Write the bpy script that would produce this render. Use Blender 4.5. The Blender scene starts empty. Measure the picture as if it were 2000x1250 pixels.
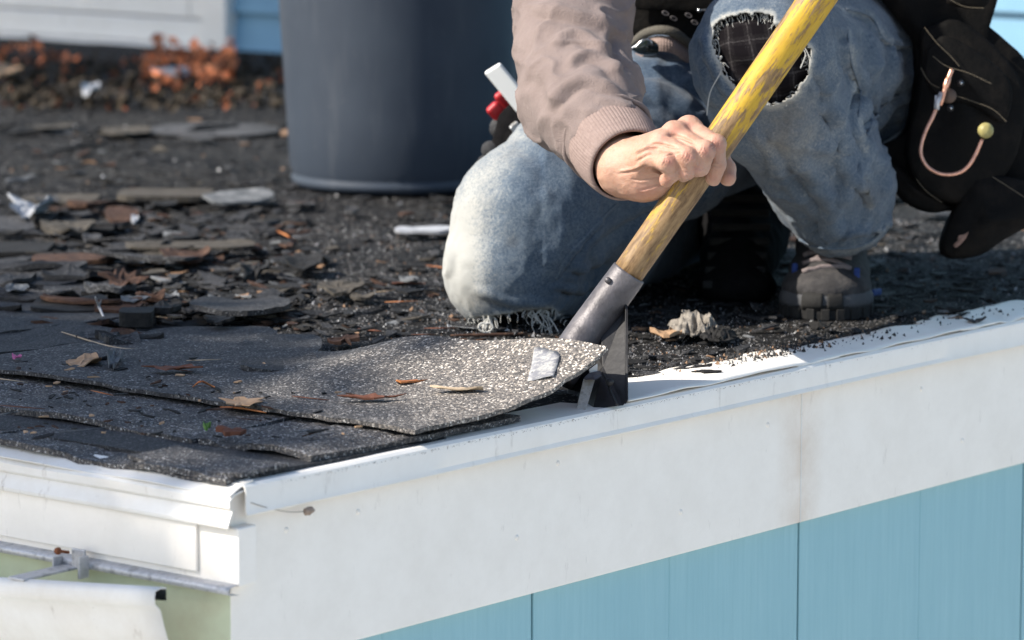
import bpy, math, random
import numpy as np
from mathutils import Vector, Matrix
rnd = random.Random(7)
D = bpy.data
scene = bpy.context.scene
# ------------------------------------------------------------------ camera
FPX = 7500.0; PITCH = math.radians(8.38); AZ = math.radians(39.3); CAMH = 0.628
r_ = np.array([math.sin(AZ), -math.cos(AZ), 0.0])      # camera right
f_ = np.array([math.cos(AZ), math.sin(AZ), 0.0])       # camera forward, horizontal
z_ = np.array([0.0, 0.0, 1.0])
F_ = f_ * math.cos(PITCH) - z_ * math.sin(PITCH)
U_ = f_ * math.sin(PITCH) + z_ * math.cos(PITCH)
def ray(px, py):
    return F_ + r_ * ((px - 1000) / FPX) + U_ * ((625 - py) / FPX)
_d = ray(462, 950)
CAM = -_d * (CAMH / -_d[2]); CAM[2] = CAMH            # the roof corner is the world origin
def W(px, py, d):                                      # a point at distance d in front of the camera
    return CAM + ray(px, py) * d
def hitZ(px, py, z=0.0):
    v = ray(px, py); return CAM + v * ((z - CAM[2]) / v[2])
def hitY(px, py, y=0.0):
    v = ray(px, py); return CAM + v * ((y - CAM[1]) / v[1])
def hitX(px, py, x=0.0):
    v = ray(px, py); return CAM + v * ((x - CAM[0]) / v[0])
def Cm(px, py, d):                                     # metric camera frame
    return np.array([(px - 1000) * d / FPX, (625 - py) * d / FPX, d])
RM = np.array([r_, U_, F_])
def c2w(P): return CAM + np.asarray(P) @ RM
def w2c(P): return (np.asarray(P) - CAM) @ RM.T
def w2px(P):
    c = w2c(P); return 1000 + c[..., 0] / c[..., 2] * FPX, 625 - c[..., 1] / c[..., 2] * FPX

cam = D.cameras.new('camera'); camo = D.objects.new('camera', cam); scene.collection.objects.link(camo)
scene.camera = camo
cam.sensor_width = 36; cam.lens = 36 * FPX / 2000; cam.clip_start = 0.05; cam.clip_end = 300
camo.matrix_world = Matrix(((r_[0], U_[0], -F_[0], CAM[0]), (r_[1], U_[1], -F_[1], CAM[1]), (r_[2], U_[2], -F_[2], CAM[2]), (0, 0, 0, 1)))
cam.dof.use_dof = True; cam.dof.focus_distance = 3.79; cam.dof.aperture_fstop = 7.5
# ------------------------------------------------------------------ light
SUN_EL = math.radians(40)
sh = r_ * -0.95 + f_ * -0.27; sh = sh / np.linalg.norm(sh)
SUN_DIR = sh * math.cos(SUN_EL) + z_ * math.sin(SUN_EL)
world = D.worlds.new('World'); scene.world = world; world.use_nodes = True
wn = world.node_tree; bg = wn.nodes['Background']
sky = wn.nodes.new('ShaderNodeTexSky'); sky.sky_type = 'NISHITA'; sky.sun_disc = False
sky.sun_elevation = SUN_EL; sky.sun_rotation = math.atan2(SUN_DIR[0], SUN_DIR[1])
wn.links.new(sky.outputs[0], bg.inputs[0]); bg.inputs[1].default_value = 0.125
sl = D.lights.new('sun', 'SUN'); sl.energy = 4.6; sl.angle = math.radians(0.55); sl.color = (1, 0.93, 0.83)
so = D.objects.new('sun', sl); scene.collection.objects.link(so)
so.rotation_euler = Vector(SUN_DIR).to_track_quat('Z', 'Y').to_euler()
scene.view_settings.view_transform = 'Standard'; scene.view_settings.look = 'None'
scene.view_settings.exposure = 0.98; scene.view_settings.gamma = 1; scene.view_settings.use_curve_mapping = False

# ------------------------------------------------------------------ helpers
LOC = {}
def setp(o, label=None, cat=None, group=None, kind=None):
    if label: o['label'] = label
    if cat: o['category'] = cat
    if group: o['group'] = group
    if kind: o['kind'] = kind
    return o
def empty(name, loc, label=None, cat=None, group=None, kind=None):
    o = D.objects.new(name, None); scene.collection.objects.link(o); o.location = Vector(loc)
    o.empty_display_size = .05
    LOC[o.name] = np.array(loc, float)
    return setp(o, label, cat, group, kind)
def mesh_of(name, V, F, mats, smooth=True, fm=None):
    me = D.meshes.new(name)
    V = np.asarray(V, dtype=np.float32)
    if isinstance(F, np.ndarray):
        n = F.shape[1]; me.vertices.add(len(V)); me.vertices.foreach_set('co', V.ravel())
        me.loops.add(F.size); me.loops.foreach_set('vertex_index', F.ravel().astype(np.int32))
        me.polygons.add(len(F)); me.polygons.foreach_set('loop_start', np.arange(0, F.size, n, dtype=np.int32))
        me.polygons.foreach_set('loop_total', np.full(len(F), n, dtype=np.int32)); me.update(calc_edges=True); me.validate()
    else:
        me.from_pydata([tuple(map(float, v)) for v in V], [], [tuple(map(int, f)) for f in F])
    if not isinstance(mats, (list, tuple)): mats = [mats]
    for m in mats: me.materials.append(m)
    if fm is not None: me.polygons.foreach_set('material_index', np.asarray(fm, dtype=np.int32))
    me.polygons.foreach_set('use_smooth', np.full(len(me.polygons), smooth))
    me.update()
    return me
def obj(name, VF, mat, parent=None, smooth=True, label=None, cat=None, group=None, kind=None, bevel=0, fm=None, attrs=None, seg=2):
    V, F = VF; V = np.asarray(V, float)
    if parent is not None: loc = LOC[parent.name]
    elif kind == 'structure': loc = np.zeros(3)
    else: loc = np.array([V[:, 0].mean(), V[:, 1].mean(), V[:, 2].min()])
    me = mesh_of(name, V - loc, F, mat, smooth, fm)
    if attrs:
        for k, a in attrs.items():
            at = me.attributes.new(k, 'FLOAT', 'POINT'); at.data.foreach_set('value', np.asarray(a, np.float32))
    o = D.objects.new(name, me); scene.collection.objects.link(o)
    if parent is not None: o.parent = parent
    else: o.location = Vector(loc)
    LOC[o.name] = loc
    if bevel:
        b = o.modifiers.new('bevel', 'BEVEL'); b.width = bevel; b.segments = seg; b.limit_method = 'ANGLE'; b.angle_limit = math.radians(35)
    return setp(o, label, cat, group, kind)
def join(parts):
    V = []; F = []; n = 0
    for v, f in parts:
        V.append(np.asarray(v, float)); F += [tuple(i + n for i in q) for q in (f.tolist() if isinstance(f, np.ndarray) else f)]; n += len(v)
    return np.vstack(V), F
def box(c, ax, size):                                  # centre, three axes, full sizes
    c = np.asarray(c, float); ax = [np.asarray(a, float) for a in ax]
    V = [c + ax[0] * sx * size[0] / 2 + ax[1] * sy * size[1] / 2 + ax[2] * sz * size[2] / 2 for sx in (-1, 1) for sy in (-1, 1) for sz in (-1, 1)]
    return np.array(V), [(0, 1, 3, 2), (4, 6, 7, 5), (0, 4, 5, 1), (2, 3, 7, 6), (0, 2, 6, 4), (1, 5, 7, 3)]
AX = [np.array([1., 0, 0]), np.array([0, 1., 0]), np.array([0, 0, 1.])]
def abox(x0, x1, y0, y1, z0, z1): return box(((x0 + x1) / 2, (y0 + y1) / 2, (z0 + z1) / 2), AX, (abs(x1 - x0), abs(y1 - y0), abs(z1 - z0)))
def unit(v): v = np.asarray(v, float); return v / (np.linalg.norm(v) + 1e-12)
def tube(P, R, n=12, caps=True, squash=None):
    P = np.asarray(P, float); m = len(P); R = np.full(m, R, float) if np.isscalar(R) else np.asarray(R, float)
    T = np.gradient(P, axis=0); T = T / (np.linalg.norm(T, axis=1)[:, None] + 1e-12)
    a = unit(np.cross(T[0], [0.3, 0.2, 0.93])); V = []
    for i in range(m):
        a = unit(a - T[i] * (a @ T[i])); b = np.cross(T[i], a)
        for k in range(n):
            t = 2 * math.pi * k / n; V.append(P[i] + (a * math.cos(t) + b * math.sin(t)) * R[i])
    F = [(i * n + k, i * n + (k + 1) % n, (i + 1) * n + (k + 1) % n, (i + 1) * n + k) for i in range(m - 1) for k in range(n)]
    if caps: F += [tuple(range(n))[::-1], tuple((m - 1) * n + k for k in range(n))]
    return np.array(V), F
def lathe(c, prof, n=64, axis=(0, 0, 1.)):
    ax = unit(axis); a = unit(np.cross(ax, [0.2, 1, 0.1])); b = np.cross(ax, a); m = len(prof)
    V = [np.asarray(c) + (a * math.cos(2 * math.pi * k / n) + b * math.sin(2 * math.pi * k / n)) * r + ax * h for r, h in prof for k in range(n)]
    F = [(i * n + k, i * n + (k + 1) % n, (i + 1) * n + (k + 1) % n, (i + 1) * n + k) for i in range(m - 1) for k in range(n)]
    return np.array(V), F
def sheet(G, th, nrm=None):                            # grid (m,n,3) -> closed plate, thickness th along -normal
    m, n, _ = G.shape
    if nrm is None:
        gu = np.gradient(G, axis=0); gv = np.gradient(G, axis=1); N = np.cross(gu, gv); N /= np.linalg.norm(N, axis=2)[..., None] + 1e-12
        if N[..., 2].mean() < 0: N = -N
    else: N = np.broadcast_to(np.asarray(nrm, float), G.shape)
    V = np.vstack([G.reshape(-1, 3), (G - N * th).reshape(-1, 3)]); o = m * n
    I = lambda i, j: i * n + j
    F = []
    for i in range(m - 1):
        for j in range(n - 1):
            q = (I(i, j), I(i + 1, j), I(i + 1, j + 1), I(i, j + 1)); F.append(q); F.append(tuple(x + o for x in q[::-1]))
    rim = [I(i, 0) for i in range(m)] + [I(m - 1, j) for j in range(1, n)] + [I(i, n - 1) for i in range(m - 2, -1, -1)] + [I(0, j) for j in range(n - 2, 0, -1)]
    for a, b in zip(rim, rim[1:] + rim[:1]): F.append((a, a + o, b + o, b))
    return V, F
def plate(P, nrm, th, bulge=0.0):                      # polygon outline (world points), thickness along -nrm
    P = np.asarray(P, float); n = len(P); nrm = unit(nrm); c = P.mean(0)
    V = [*P, *(P - nrm * th), c + nrm * bulge, c - nrm * th]
    F = [(i, (i + 1) % n, 2 * n) for i in range(n)] + [((i + 1) % n + n, i + n, 2 * n + 1) for i in range(n)] + [(i, i + n, (i + 1) % n + n, (i + 1) % n) for i in range(n)]
    return np.array(V), F
def smoothline(P, k=6):                                # Catmull-Rom through the points
    P = np.asarray(P, float); Q = []
    E = np.vstack([2 * P[0] - P[1], P, 2 * P[-1] - P[-2]])
    for i in range(1, len(E) - 2):
        for s in range(k):
            t = s / k; a, b, c, d = E[i - 1], E[i], E[i + 1], E[i + 2]
            Q.append(.5 * (2 * b + (c - a) * t + (2 * a - 5 * b + 4 * c - d) * t * t + (3 * b - a - 3 * c + d) * t ** 3))
    Q.append(P[-1]); return np.array(Q)
def _h(ix, iy, iz, s):
    x = (ix * 374761393 + iy * 668265263 + iz * 2147483647 + s * 1274126177) & 0xffffffff
    x = ((x ^ (x >> 13)) * 1274126177) & 0xffffffff; x = x ^ (x >> 16)
    return (x & 0xffff) / 65535.0
def noise(P, scale=1.0, seed=0, octv=1):               # value noise, -1..1
    P = np.asarray(P, float); out = 0; amp = 1; tot = 0
    for o in range(octv):
        Q = P * scale * 2 ** o + 31.7 * o; I = np.floor(Q).astype(np.int64); f = Q - I; f = f * f * (3 - 2 * f); r = 0
        for dx in (0, 1):
            for dy in (0, 1):
                for dz in (0, 1):
                    w = (f[..., 0] if dx else 1 - f[..., 0]) * (f[..., 1] if dy else 1 - f[..., 1]) * (f[..., 2] if dz else 1 - f[..., 2])
                    r = r + w * _h(I[..., 0] + dx, I[..., 1] + dy, I[..., 2] + dz, seed + o)
        out = out + (r * 2 - 1) * amp; tot += amp; amp *= .5
    return out / tot
# ------------------------------------------------------------------ signed-distance modelling
class SDF:
    def __init__(s, lo, hi, h):
        s.lo = np.array(lo, float); s.h = h; s.n = np.ceil((np.array(hi) - s.lo) / h).astype(int) + 1
        s.F = np.full(tuple(s.n), 0.2, np.float32)
        s.ax = [(s.lo[i] + np.arange(s.n[i]) * h).astype(np.float32) for i in range(3)]
    def sub(s, lo, hi):
        a = np.clip(np.floor((np.array(lo) - s.lo) / s.h).astype(int), 0, s.n); b = np.clip(np.ceil((np.array(hi) - s.lo) / s.h).astype(int) + 1, 0, s.n)
        sl = tuple(slice(i, j) for i, j in zip(a, b))
        return sl, s.ax[0][sl[0]][:, None, None], s.ax[1][sl[1]][None, :, None], s.ax[2][sl[2]][None, None, :]
    def comb(s, sl, d, k, op='u'):
        A = s.F[sl]
        if A.size == 0: return
        if op == 'u':
            if k <= 0: s.F[sl] = np.minimum(A, d)
            else:
                h = np.clip(.5 + .5 * (d - A) / k, 0, 1); s.F[sl] = d * (1 - h) + A * h - k * h * (1 - h)
        else:                                          # cut
            d = -d; h = np.clip(.5 - .5 * (d - A) / max(k, 1e-6), 0, 1); s.F[sl] = d * (1 - h) + A * h + k * h * (1 - h)
    def cone(s, a, b, ra, rb, k=0.01, op='u', asp=None):
        a = np.array(a, float); b = np.array(b, float); m = max(ra, rb) * (max(asp) if asp else 1) + 2 * k + 3 * s.h
        sl, X, Y, Z = s.sub(np.minimum(a, b) - m, np.maximum(a, b) + m)
        ab = b - a; L = float(ab @ ab) + 1e-12
        px, py, pz = X - a[0], Y - a[1], Z - a[2]
        t = np.clip((px * ab[0] + py * ab[1] + pz * ab[2]) / L, 0, 1)
        dx, dy, dz = px - t * ab[0], py - t * ab[1], pz - t * ab[2]
        if asp: dx = dx / asp[0]; dy = dy / asp[1]; dz = dz / asp[2]
        s.comb(sl, np.sqrt(dx * dx + dy * dy + dz * dz) - (ra + (rb - ra) * t), k, op)
    def chain(s, P, R, k=0.01, k0=None, asp=None):
        for i in range(len(P) - 1): s.cone(P[i], P[i + 1], R[i], R[i + 1], k if (i or k0 is None) else k0, asp=asp)
    def ell(s, c, rad, k=0.01, op='u', axes=None):
        c = np.array(c, float); rad = np.array(rad, float); m = rad.max() + 2 * k + 3 * s.h
        sl, X, Y, Z = s.sub(c - m, c + m); X = X - c[0]; Y = Y - c[1]; Z = Z - c[2]
        if axes is not None:
            A = [unit(a) for a in axes]; X, Y, Z = (X * a[0] + Y * a[1] + Z * a[2] for a in A)
        q = np.sqrt((X / rad[0]) ** 2 + (Y / rad[1]) ** 2 + (Z / rad[2]) ** 2); g = np.sqrt((X / rad[0] ** 2) ** 2 + (Y / rad[1] ** 2) ** 2 + (Z / rad[2] ** 2) ** 2) + 1e-9
        s.comb(sl, q * (q - 1) / g, k, op)
    def mesh(s):
        F = s.F; F[0] = F[-1] = .2; F[:, 0] = F[:, -1] = .2; F[:, :, 0] = F[:, :, -1] = .2
        S = F < 0; nx, ny, nz = F.shape
        c = [(a, b, d) for a in (0, 1) for b in (0, 1) for d in (0, 1)]
        def cs(A, q): return A[q[0]:nx - 1 + q[0], q[1]:ny - 1 + q[1], q[2]:nz - 1 + q[2]]
        cnt = sum(cs(S, q).astype(np.int8) for q in c); mask = (cnt > 0) & (cnt < 8)
        I = np.argwhere(mask); idx = np.full(mask.shape, -1, np.int64); idx[mask] = np.arange(len(I))
        val = {q: F[I[:, 0] + q[0], I[:, 1] + q[1], I[:, 2] + q[2]] for q in c}
        acc = np.zeros((len(I), 3)); n = np.zeros(len(I))
        for q in c:
            for ax in range(3):
                if q[ax]: continue
                p = list(q); p[ax] = 1; p = tuple(p); a, b = val[q], val[p]; cr = (a < 0) != (b < 0)
                t = np.where(cr, a / np.where(cr, a - b, 1), 0); pos = np.tile(np.array(q, float), (len(I), 1)); pos[:, ax] = t
                acc += pos * cr[:, None]; n += cr
        V = (I + acc / n[:, None]) * s.h + s.lo; Q = []
        for ax in range(3):
            u, v = [(1, 2), (2, 0), (0, 1)][ax]
            sh = [slice(1, -1)] * 3; A = S.copy()
            a0 = [slice(None)] * 3; a1 = [slice(None)] * 3; a0[ax] = slice(0, -1); a1[ax] = slice(1, None)
            s0 = S[tuple(a0)]; s1 = S[tuple(a1)]; E = np.argwhere(s0 != s1)
            E = E[(E[:, u] > 0) & (E[:, v] > 0) & (E[:, u] < F.shape[u] - 1) & (E[:, v] < F.shape[v] - 1)]
            fl = s0[E[:, 0], E[:, 1], E[:, 2]]
            def cell(du, dv):
                G = E.copy(); G[:, u] -= du; G[:, v] -= dv; return idx[G[:, 0], G[:, 1], G[:, 2]]
            q = np.stack([cell(1, 1), cell(0, 1), cell(0, 0), cell(1, 0)], 1); q[~fl] = q[~fl][:, ::-1]; Q.append(q)
        return V, np.vstack(Q)
def vnormals(V, Q):
    n = np.cross(V[Q[:, 2]] - V[Q[:, 0]], V[Q[:, 3]] - V[Q[:, 1]]); N = np.zeros_like(V)
    for i in range(4): np.add.at(N, Q[:, i], n)
    return N / (np.linalg.norm(N, axis=1)[:, None] + 1e-12)
def relax(V, Q, it=2, lam=.5):
    V = V.copy(); E = np.vstack([Q[:, [0, 1]], Q[:, [1, 2]], Q[:, [2, 3]], Q[:, [3, 0]]]); E = np.vstack([E, E[:, ::-1]])
    cnt = np.bincount(E[:, 0], minlength=len(V))[:, None]
    for _ in range(it):
        A = np.stack([np.bincount(E[:, 0], weights=V[E[:, 1], i], minlength=len(V)) for i in range(3)], 1); V += lam * (A / np.maximum(cnt, 1) - V)
    return V
def toward_cam(V, Q):                                  # camera-frame verts: how much each faces the lens
    N = vnormals(V, Q); d = -(N * V).sum(1) / np.linalg.norm(V, axis=1)
    return N, d
def pxof(V): return np.stack([1000 + V[:, 0] / V[:, 2] * FPX, 625 - V[:, 1] / V[:, 2] * FPX], 1)
def linedist(P, L):                                    # signed distance to a polyline + position 0..1 along it
    L = np.asarray(L, float); best = np.full(len(P), 1e9); sg = np.zeros(len(P)); tt = np.zeros(len(P)); n = len(L) - 1
    for i in range(n):
        a, b = L[i], L[i + 1]; ab = b - a; t = np.clip(((P - a) @ ab) / (ab @ ab), 0, 1); q = P - a - t[:, None] * ab; d = np.hypot(q[:, 0], q[:, 1])
        m = d < best; best[m] = d[m]; s = np.sign(ab[0] * q[:, 1] - ab[1] * q[:, 0]); sg[m] = s[m]; tt[m] = (i + t[m]) / n
    return best * sg, tt
def folds(V, Q, defs):
    """cloth folds: each is (polyline, width, height in m, share of the valley beside it)"""
    P = pxof(V); N, fc = toward_cam(V, Q); w8 = np.clip(fc * 4 + .6, 0, 1); disp = np.zeros(len(V))
    for L, w, a, val in defs:
        L = smoothline(np.array(L, float), 4); lo = L.min(0) - 4 * w; hi = L.max(0) + 4 * w
        m = np.where((P[:, 0] > lo[0]) & (P[:, 0] < hi[0]) & (P[:, 1] > lo[1]) & (P[:, 1] < hi[1]) & (w8 > 0))[0]
        if not len(m): continue
        s, t = linedist(P[m], L); e = np.clip(np.minimum(t, 1 - t) * 5 + .08, 0, 1)
        disp[m] += w8[m] * e * a * (np.exp(-(s / w) ** 2) - val * np.exp(-((s - 1.6 * w) / w) ** 2))
    return V + N * disp[:, None]
# ------------------------------------------------------------------ materials
def mat(name, cols=None, scale=20, rough=.7, bump=0.0, bscale=None, detail=6, spec=.3, metal=0, stretch=None, build=None, dist=.002, lo=.3, hi=.7):
    m = D.materials.new(name); m.use_nodes = True; nt = m.node_tree; B = nt.nodes['Principled BSDF']
    B.inputs['Roughness'].default_value = rough; B.inputs['Metallic'].default_value = metal; B.inputs['Specular IOR Level'].default_value = spec
    geo = nt.nodes.new('ShaderNodeNewGeometry'); src = geo.outputs['Position']
    if stretch:
        mp = nt.nodes.new('ShaderNodeMapping'); mp.inputs['Scale'].default_value = stretch; nt.links.new(src, mp.inputs[0]); src = mp.outputs[0]
    if cols:
        if len(cols) == 1: B.inputs['Base Color'].default_value = (*cols[0], 1)
        else:
            t = nt.nodes.new('ShaderNodeTexNoise'); t.inputs['Scale'].default_value = scale; t.inputs['Detail'].default_value = detail; t.inputs['Roughness'].default_value = .65
            nt.links.new(src, t.inputs[0]); cr = nt.nodes.new('ShaderNodeValToRGB'); e = cr.color_ramp.elements
            for i in range(len(cols) - 2): e.new(.5)
            for i, c in enumerate(cols): e[i].position = lo + (hi - lo) * i / (len(cols) - 1); e[i].color = (*c, 1)
            nt.links.new(t.outputs[0], cr.inputs[0]); nt.links.new(cr.outputs[0], B.inputs['Base Color'])
    if bump:
        t2 = nt.nodes.new('ShaderNodeTexNoise'); t2.inputs['Scale'].default_value = bscale or scale; t2.inputs['Detail'].default_value = 5
        nt.links.new(src, t2.inputs[0]); b = nt.nodes.new('ShaderNodeBump'); b.inputs['Strength'].default_value = bump; b.inputs['Distance'].default_value = dist
        nt.links.new(t2.outputs[0], b.inputs['Height']); nt.links.new(b.outputs[0], B.inputs['Normal'])
    if build: build(nt, B, geo)
    return m
class N:                                               # tiny node-graph helper
    def __init__(s, nt): s.nt = nt
    def n(s, typ, **k):
        x = s.nt.nodes.new('ShaderNode' + typ)
        for a, v in k.items(): setattr(x, a, v)
        return x
    def l(s, a, b): s.nt.links.new(a, b)
    def noise(s, src, scale, detail=4, rough=.6):
        t = s.n('TexNoise'); t.inputs['Scale'].default_value = scale; t.inputs['Detail'].default_value = detail; t.inputs['Roughness'].default_value = rough
        s.l(src, t.inputs[0]); return t.outputs[0]
    def map(s, src, sc, rot=(0, 0, 0)):
        m = s.n('Mapping'); m.inputs['Scale'].default_value = sc; m.inputs['Rotation'].default_value = rot; s.l(src, m.inputs[0]); return m.outputs[0]
    def ramp(s, src, stops):
        c = s.n('ValToRGB'); e = c.color_ramp.elements
        for _ in range(len(stops) - 2): e.new(.5)
        for i, (p, col) in enumerate(stops): e[i].position = p; e[i].color = (*(col if isinstance(col, tuple) else (col,) * 3), 1)
        s.l(src, c.inputs[0]); return c.outputs[0]
    def mix(s, fac, a, b, mode='MIX'):
        m = s.n('MixRGB', blend_type=mode)
        for i, v in enumerate((fac, a, b)):
            if hasattr(v, 'links'): s.l(v, m.inputs[i])
            elif isinstance(v, tuple): m.inputs[i].default_value = (*v, 1)
            else: m.inputs[i].default_value = v if i == 0 else (v, v, v, 1)
        return m.outputs[0]
    def math(s, op, a, b=0.0):
        m = s.n('Math', operation=op)
        for i, v in enumerate((a, b)):
            if hasattr(v, 'links'): s.l(v, m.inputs[i])
            else: m.inputs[i].default_value = v
        return m.outputs[0]
    def attr(s, name): a = s.n('Attribute'); a.attribute_name = name; return a.outputs['Fac']
    def bump(s, B, h, strength, dist=.001, normal=None):
        b = s.n('Bump'); b.inputs['Strength'].default_value = strength; b.inputs['Distance'].default_value = dist; s.l(h, b.inputs['Height'])
        if normal is not None: s.l(normal, b.inputs['Normal'])
        s.l(b.outputs[0], B.inputs['Normal']); return b.outputs[0]
    def voro(s, src, scale, feat='F1', out='Color'):
        v = s.n('TexVoronoi', feature=feat); v.inputs['Scale'].default_value = scale; s.l(src, v.inputs[0]); return v.outputs[out]
def granules(tone, warm=0.0, dens=1.0, patch=.5, worn=False):
    """asphalt shingle: mineral grains of mixed greys bonded in tar"""
    def b(nt, B, geo):
        g = N(nt); P = geo.outputs['Position']
        v = g.n('TexVoronoi'); v.inputs['Scale'].default_value = 540 if worn else 640; g.l(P, v.inputs[0])
        sep = g.n('SeparateColor'); g.l(v.outputs['Color'], sep.inputs[0])
        t = tone
        c = g.ramp(sep.outputs[0], [(0, (.010 * t, .010 * t, .011 * t)), (.35, (.030 * t, .031 * t, .034 * t)), (.7, (.065 * t * (1 + warm), .065 * t, .069 * t * (1 - warm))), (.88, (.13 * t * (1 + warm), .125 * t, .125 * t * (1 - warm * 1.5))), (.97, (.33 * t, .33 * t, .33 * t))])
        big = g.noise(P, 9, 5, .7); wear = g.ramp(big, [(.35, 0.0), (.65, 1.0)])
        c2 = g.mix(g.math('MULTIPLY', wear, patch), c, (.018, .018, .02))
        mid = g.noise(P, 70, 4); c3 = g.mix(g.ramp(mid, [(.3, .75), (.6, 0.0)]), c2, (.02, .02, .022))
        if worn: c3 = g.mix(g.math('MULTIPLY', g.attr('worn'), g.ramp(mid, [(.25, .75), (.55, 1.0)])), c3, g.mix(1.0, g.mix(1.0, c2, (2.9, 2.65, 2.3), 'MULTIPLY'), (.030, .027, .023), 'ADD'))  # worn areas brightened and warmed, partly as painted sunlight
        g.l(c3, B.inputs['Base Color'])
        B.inputs['Roughness'].default_value = .78; B.inputs['Specular IOR Level'].default_value = .35
        h = g.math('ADD', g.math('MULTIPLY', v.outputs['Distance'], -1.0), g.math('MULTIPLY', mid, 2.0))
        g.bump(B, h, .7, .0011)
    return b
M = {}
M['shingle'] = mat('asphalt_shingle', build=granules(.60, 0, patch=.6))
M['shingle_warm'] = mat('sunlit_worn_shingle', build=granules(1.6, .10, patch=.45))
M['shingle_blue'] = mat('blue_grey_shingle', build=granules(.72, -.05, patch=.55))
M['shingle_lift'] = mat('half_lit_worn_shingle', build=granules(.95, .04, patch=.4, worn=True))
M['shingle_dark'] = mat('tarry_shingle', build=granules(.38, 0, patch=.7))
M['shingle_edge'] = mat('shingle_tar_edge', [(.005, .005, .0055), (.018, .017, .016)], 150, .8, .6, 300)
def b_tar(nt, B, geo):
    g = N(nt); P = geo.outputs['Position']
    ps = g.map(P, (1, .35, 1)); big = g.noise(ps, 5, 8, .7); mid = g.noise(P, 40, 6, .7); fine = g.noise(P, 500, 3)
    c = g.ramp(big, [(.3, (.0025, .0025, .003)), (.5, (.006, .006, .0065)), (.68, (.015, .014, .0125))])
    c = g.mix(g.ramp(mid, [(.5, 0.0), (.75, .6)]), c, (.022, .020, .018))
    v = g.voro(P, 420); sep = g.n('SeparateColor'); g.l(v, sep.inputs[0])
    grit = g.math('MULTIPLY', g.ramp(sep.outputs[1], [(.9, 0.0), (.93, 1.0)]), g.ramp(mid, [(.4, 0.0), (.55, 1.0)]))
    c = g.mix(grit, c, (.2, .19, .18))
    sc = g.noise(g.map(P, (1.2, 9, 1), (0, 0, .5)), 28, 2, .5)
    c = g.mix(g.ramp(sc, [(.66, 0.0), (.69, .35)]), c, (.13, .135, .14))
    g.l(c, B.inputs['Base Color']); B.inputs['Roughness'].default_value = .85; B.inputs['Specular IOR Level'].default_value = .15
    g.bump(B, g.math('ADD', g.math('MULTIPLY', mid, 4.0), fine), .8, .0016)
M['tar'] = mat('tar_paper', build=b_tar)
def b_white(dirt=.5, base=(.83, .79, .725), sheen=.45, stain=None):
    def b(nt, B, geo):
        g = N(nt); P = geo.outputs['Position']
        n1 = g.noise(P, 14, 8, .75); n2 = g.noise(g.map(P, (1, 1, .25)), 60, 5, .7); n3 = g.noise(P, 260, 2)
        c = g.mix(g.ramp(n1, [(.4, 0.0), (.75, .35 * dirt)]), base, (.5, .44, .36))
        c = g.mix(g.ramp(n2, [(.62, 0.0), (.74, .6 * dirt)]), c, (.3, .25, .2))
        c = g.mix(g.ramp(n3, [(.76, 0.0), (.79, .8 * dirt)]), c, (.12, .1, .09))
        if stain is not None:
            sx = g.n('SeparateXYZ'); g.l(P, sx.inputs[0]); q = g.math('ABSOLUTE', g.math('SUBTRACT', sx.outputs[0], stain)); w = g.ramp(q, [(.0, 1.0), (.045, 0.0)])
            c = g.mix(g.math('MULTIPLY', g.math('MULTIPLY', w, .45), g.ramp(n1, [(.3, .2), (.6, 1.0)])), c, (.55, .40, .27))
            top = g.ramp(g.math('ADD', sx.outputs[2], g.math('MULTIPLY', n2, .03)), [(.0, 0.0), (.5, 0.0)])
        g.l(c, B.inputs['Base Color']); B.inputs['Roughness'].default_value = sheen
        g.bump(B, n1, .12, .002)
    return b
M['white'] = mat('white_painted_metal', build=b_white(.55))
XJ = hitY(1563, 900, 0)[0]
M['fascia'] = mat('white_fascia_paint', build=b_white(.6, (.87, .82, .745), .5, XJ))
M['white_dirty'] = mat('dirty_white_metal', build=b_white(1.1, (.72, .70, .66)))
def b_blue(nt, B, geo):
    g = N(nt); P = geo.outputs['Position']
    st = g.map(P, (1, 1, .05)); n1 = g.noise(st, 170, 5, .7); n2 = g.noise(st, 30, 4, .6); n3 = g.noise(P, 6, 3)
    c = g.ramp(n1, [(.3, (.255, .455, .50)), (.6, (.28, .485, .53)), (.8, (.31, .51, .555))]); c = g.mix(g.ramp(n2, [(.45, 0.0), (.8, .5)]), c, (.24, .435, .49))
    c = g.mix(g.ramp(n3, [(.5, 0.0), (.8, .25)]), c, (.2, .4, .46)); g.l(c, B.inputs['Base Color']); B.inputs['Roughness'].default_value = .55
    g.bump(B, g.math('ADD', n1, g.math('MULTIPLY', n2, .8)), .6, .0012)
M['blue'] = mat('blue_siding_paint', build=b_blue)
M['blue_back'] = mat('blue_clapboard_paint', [(.13, .26, .37), (.16, .31, .43)], 8, .6, .15, 60)
M['green'] = mat('pale_green_paint', [(.50, .55, .36), (.58, .62, .43), (.50, .50, .34)], 10, .6, .15, 80)
M['galv'] = mat('galvanised_steel', [(.36, .36, .37), (.5, .5, .51), (.2, .2, .2)], 90, .45, .1, 200, metal=.4)
M['rust'] = mat('rusty_metal', [(.12, .04, .02), (.25, .09, .04)], 200, .9, .5, 300)
M['rot'] = mat('rotten_wood', [(.012, .008, .006), (.05, .022, .012), (.14, .05, .02)], 25, .9, .6, 80)
M['glass'] = mat('window_pane', [(.55, .58, .62)], rough=.15, spec=.6)
# ================================================================== SETTING
gx, gy = np.meshgrid(np.linspace(-70, 70, 29), np.linspace(-70, 70, 29), indexing='ij')
G = np.stack([gx, gy, -2.9 + 0 * gx], 2)
M['bounce_ground'] = mat('pale_bounce_concrete', [(.36, .35, .33), (.44, .43, .41), (.50, .48, .45)], 3, .9, .3, 30)  # unseen ground made pale to bounce fill light onto the fascia
obj('ground', sheet(G, .1), M['bounce_ground'], kind='structure')
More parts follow.
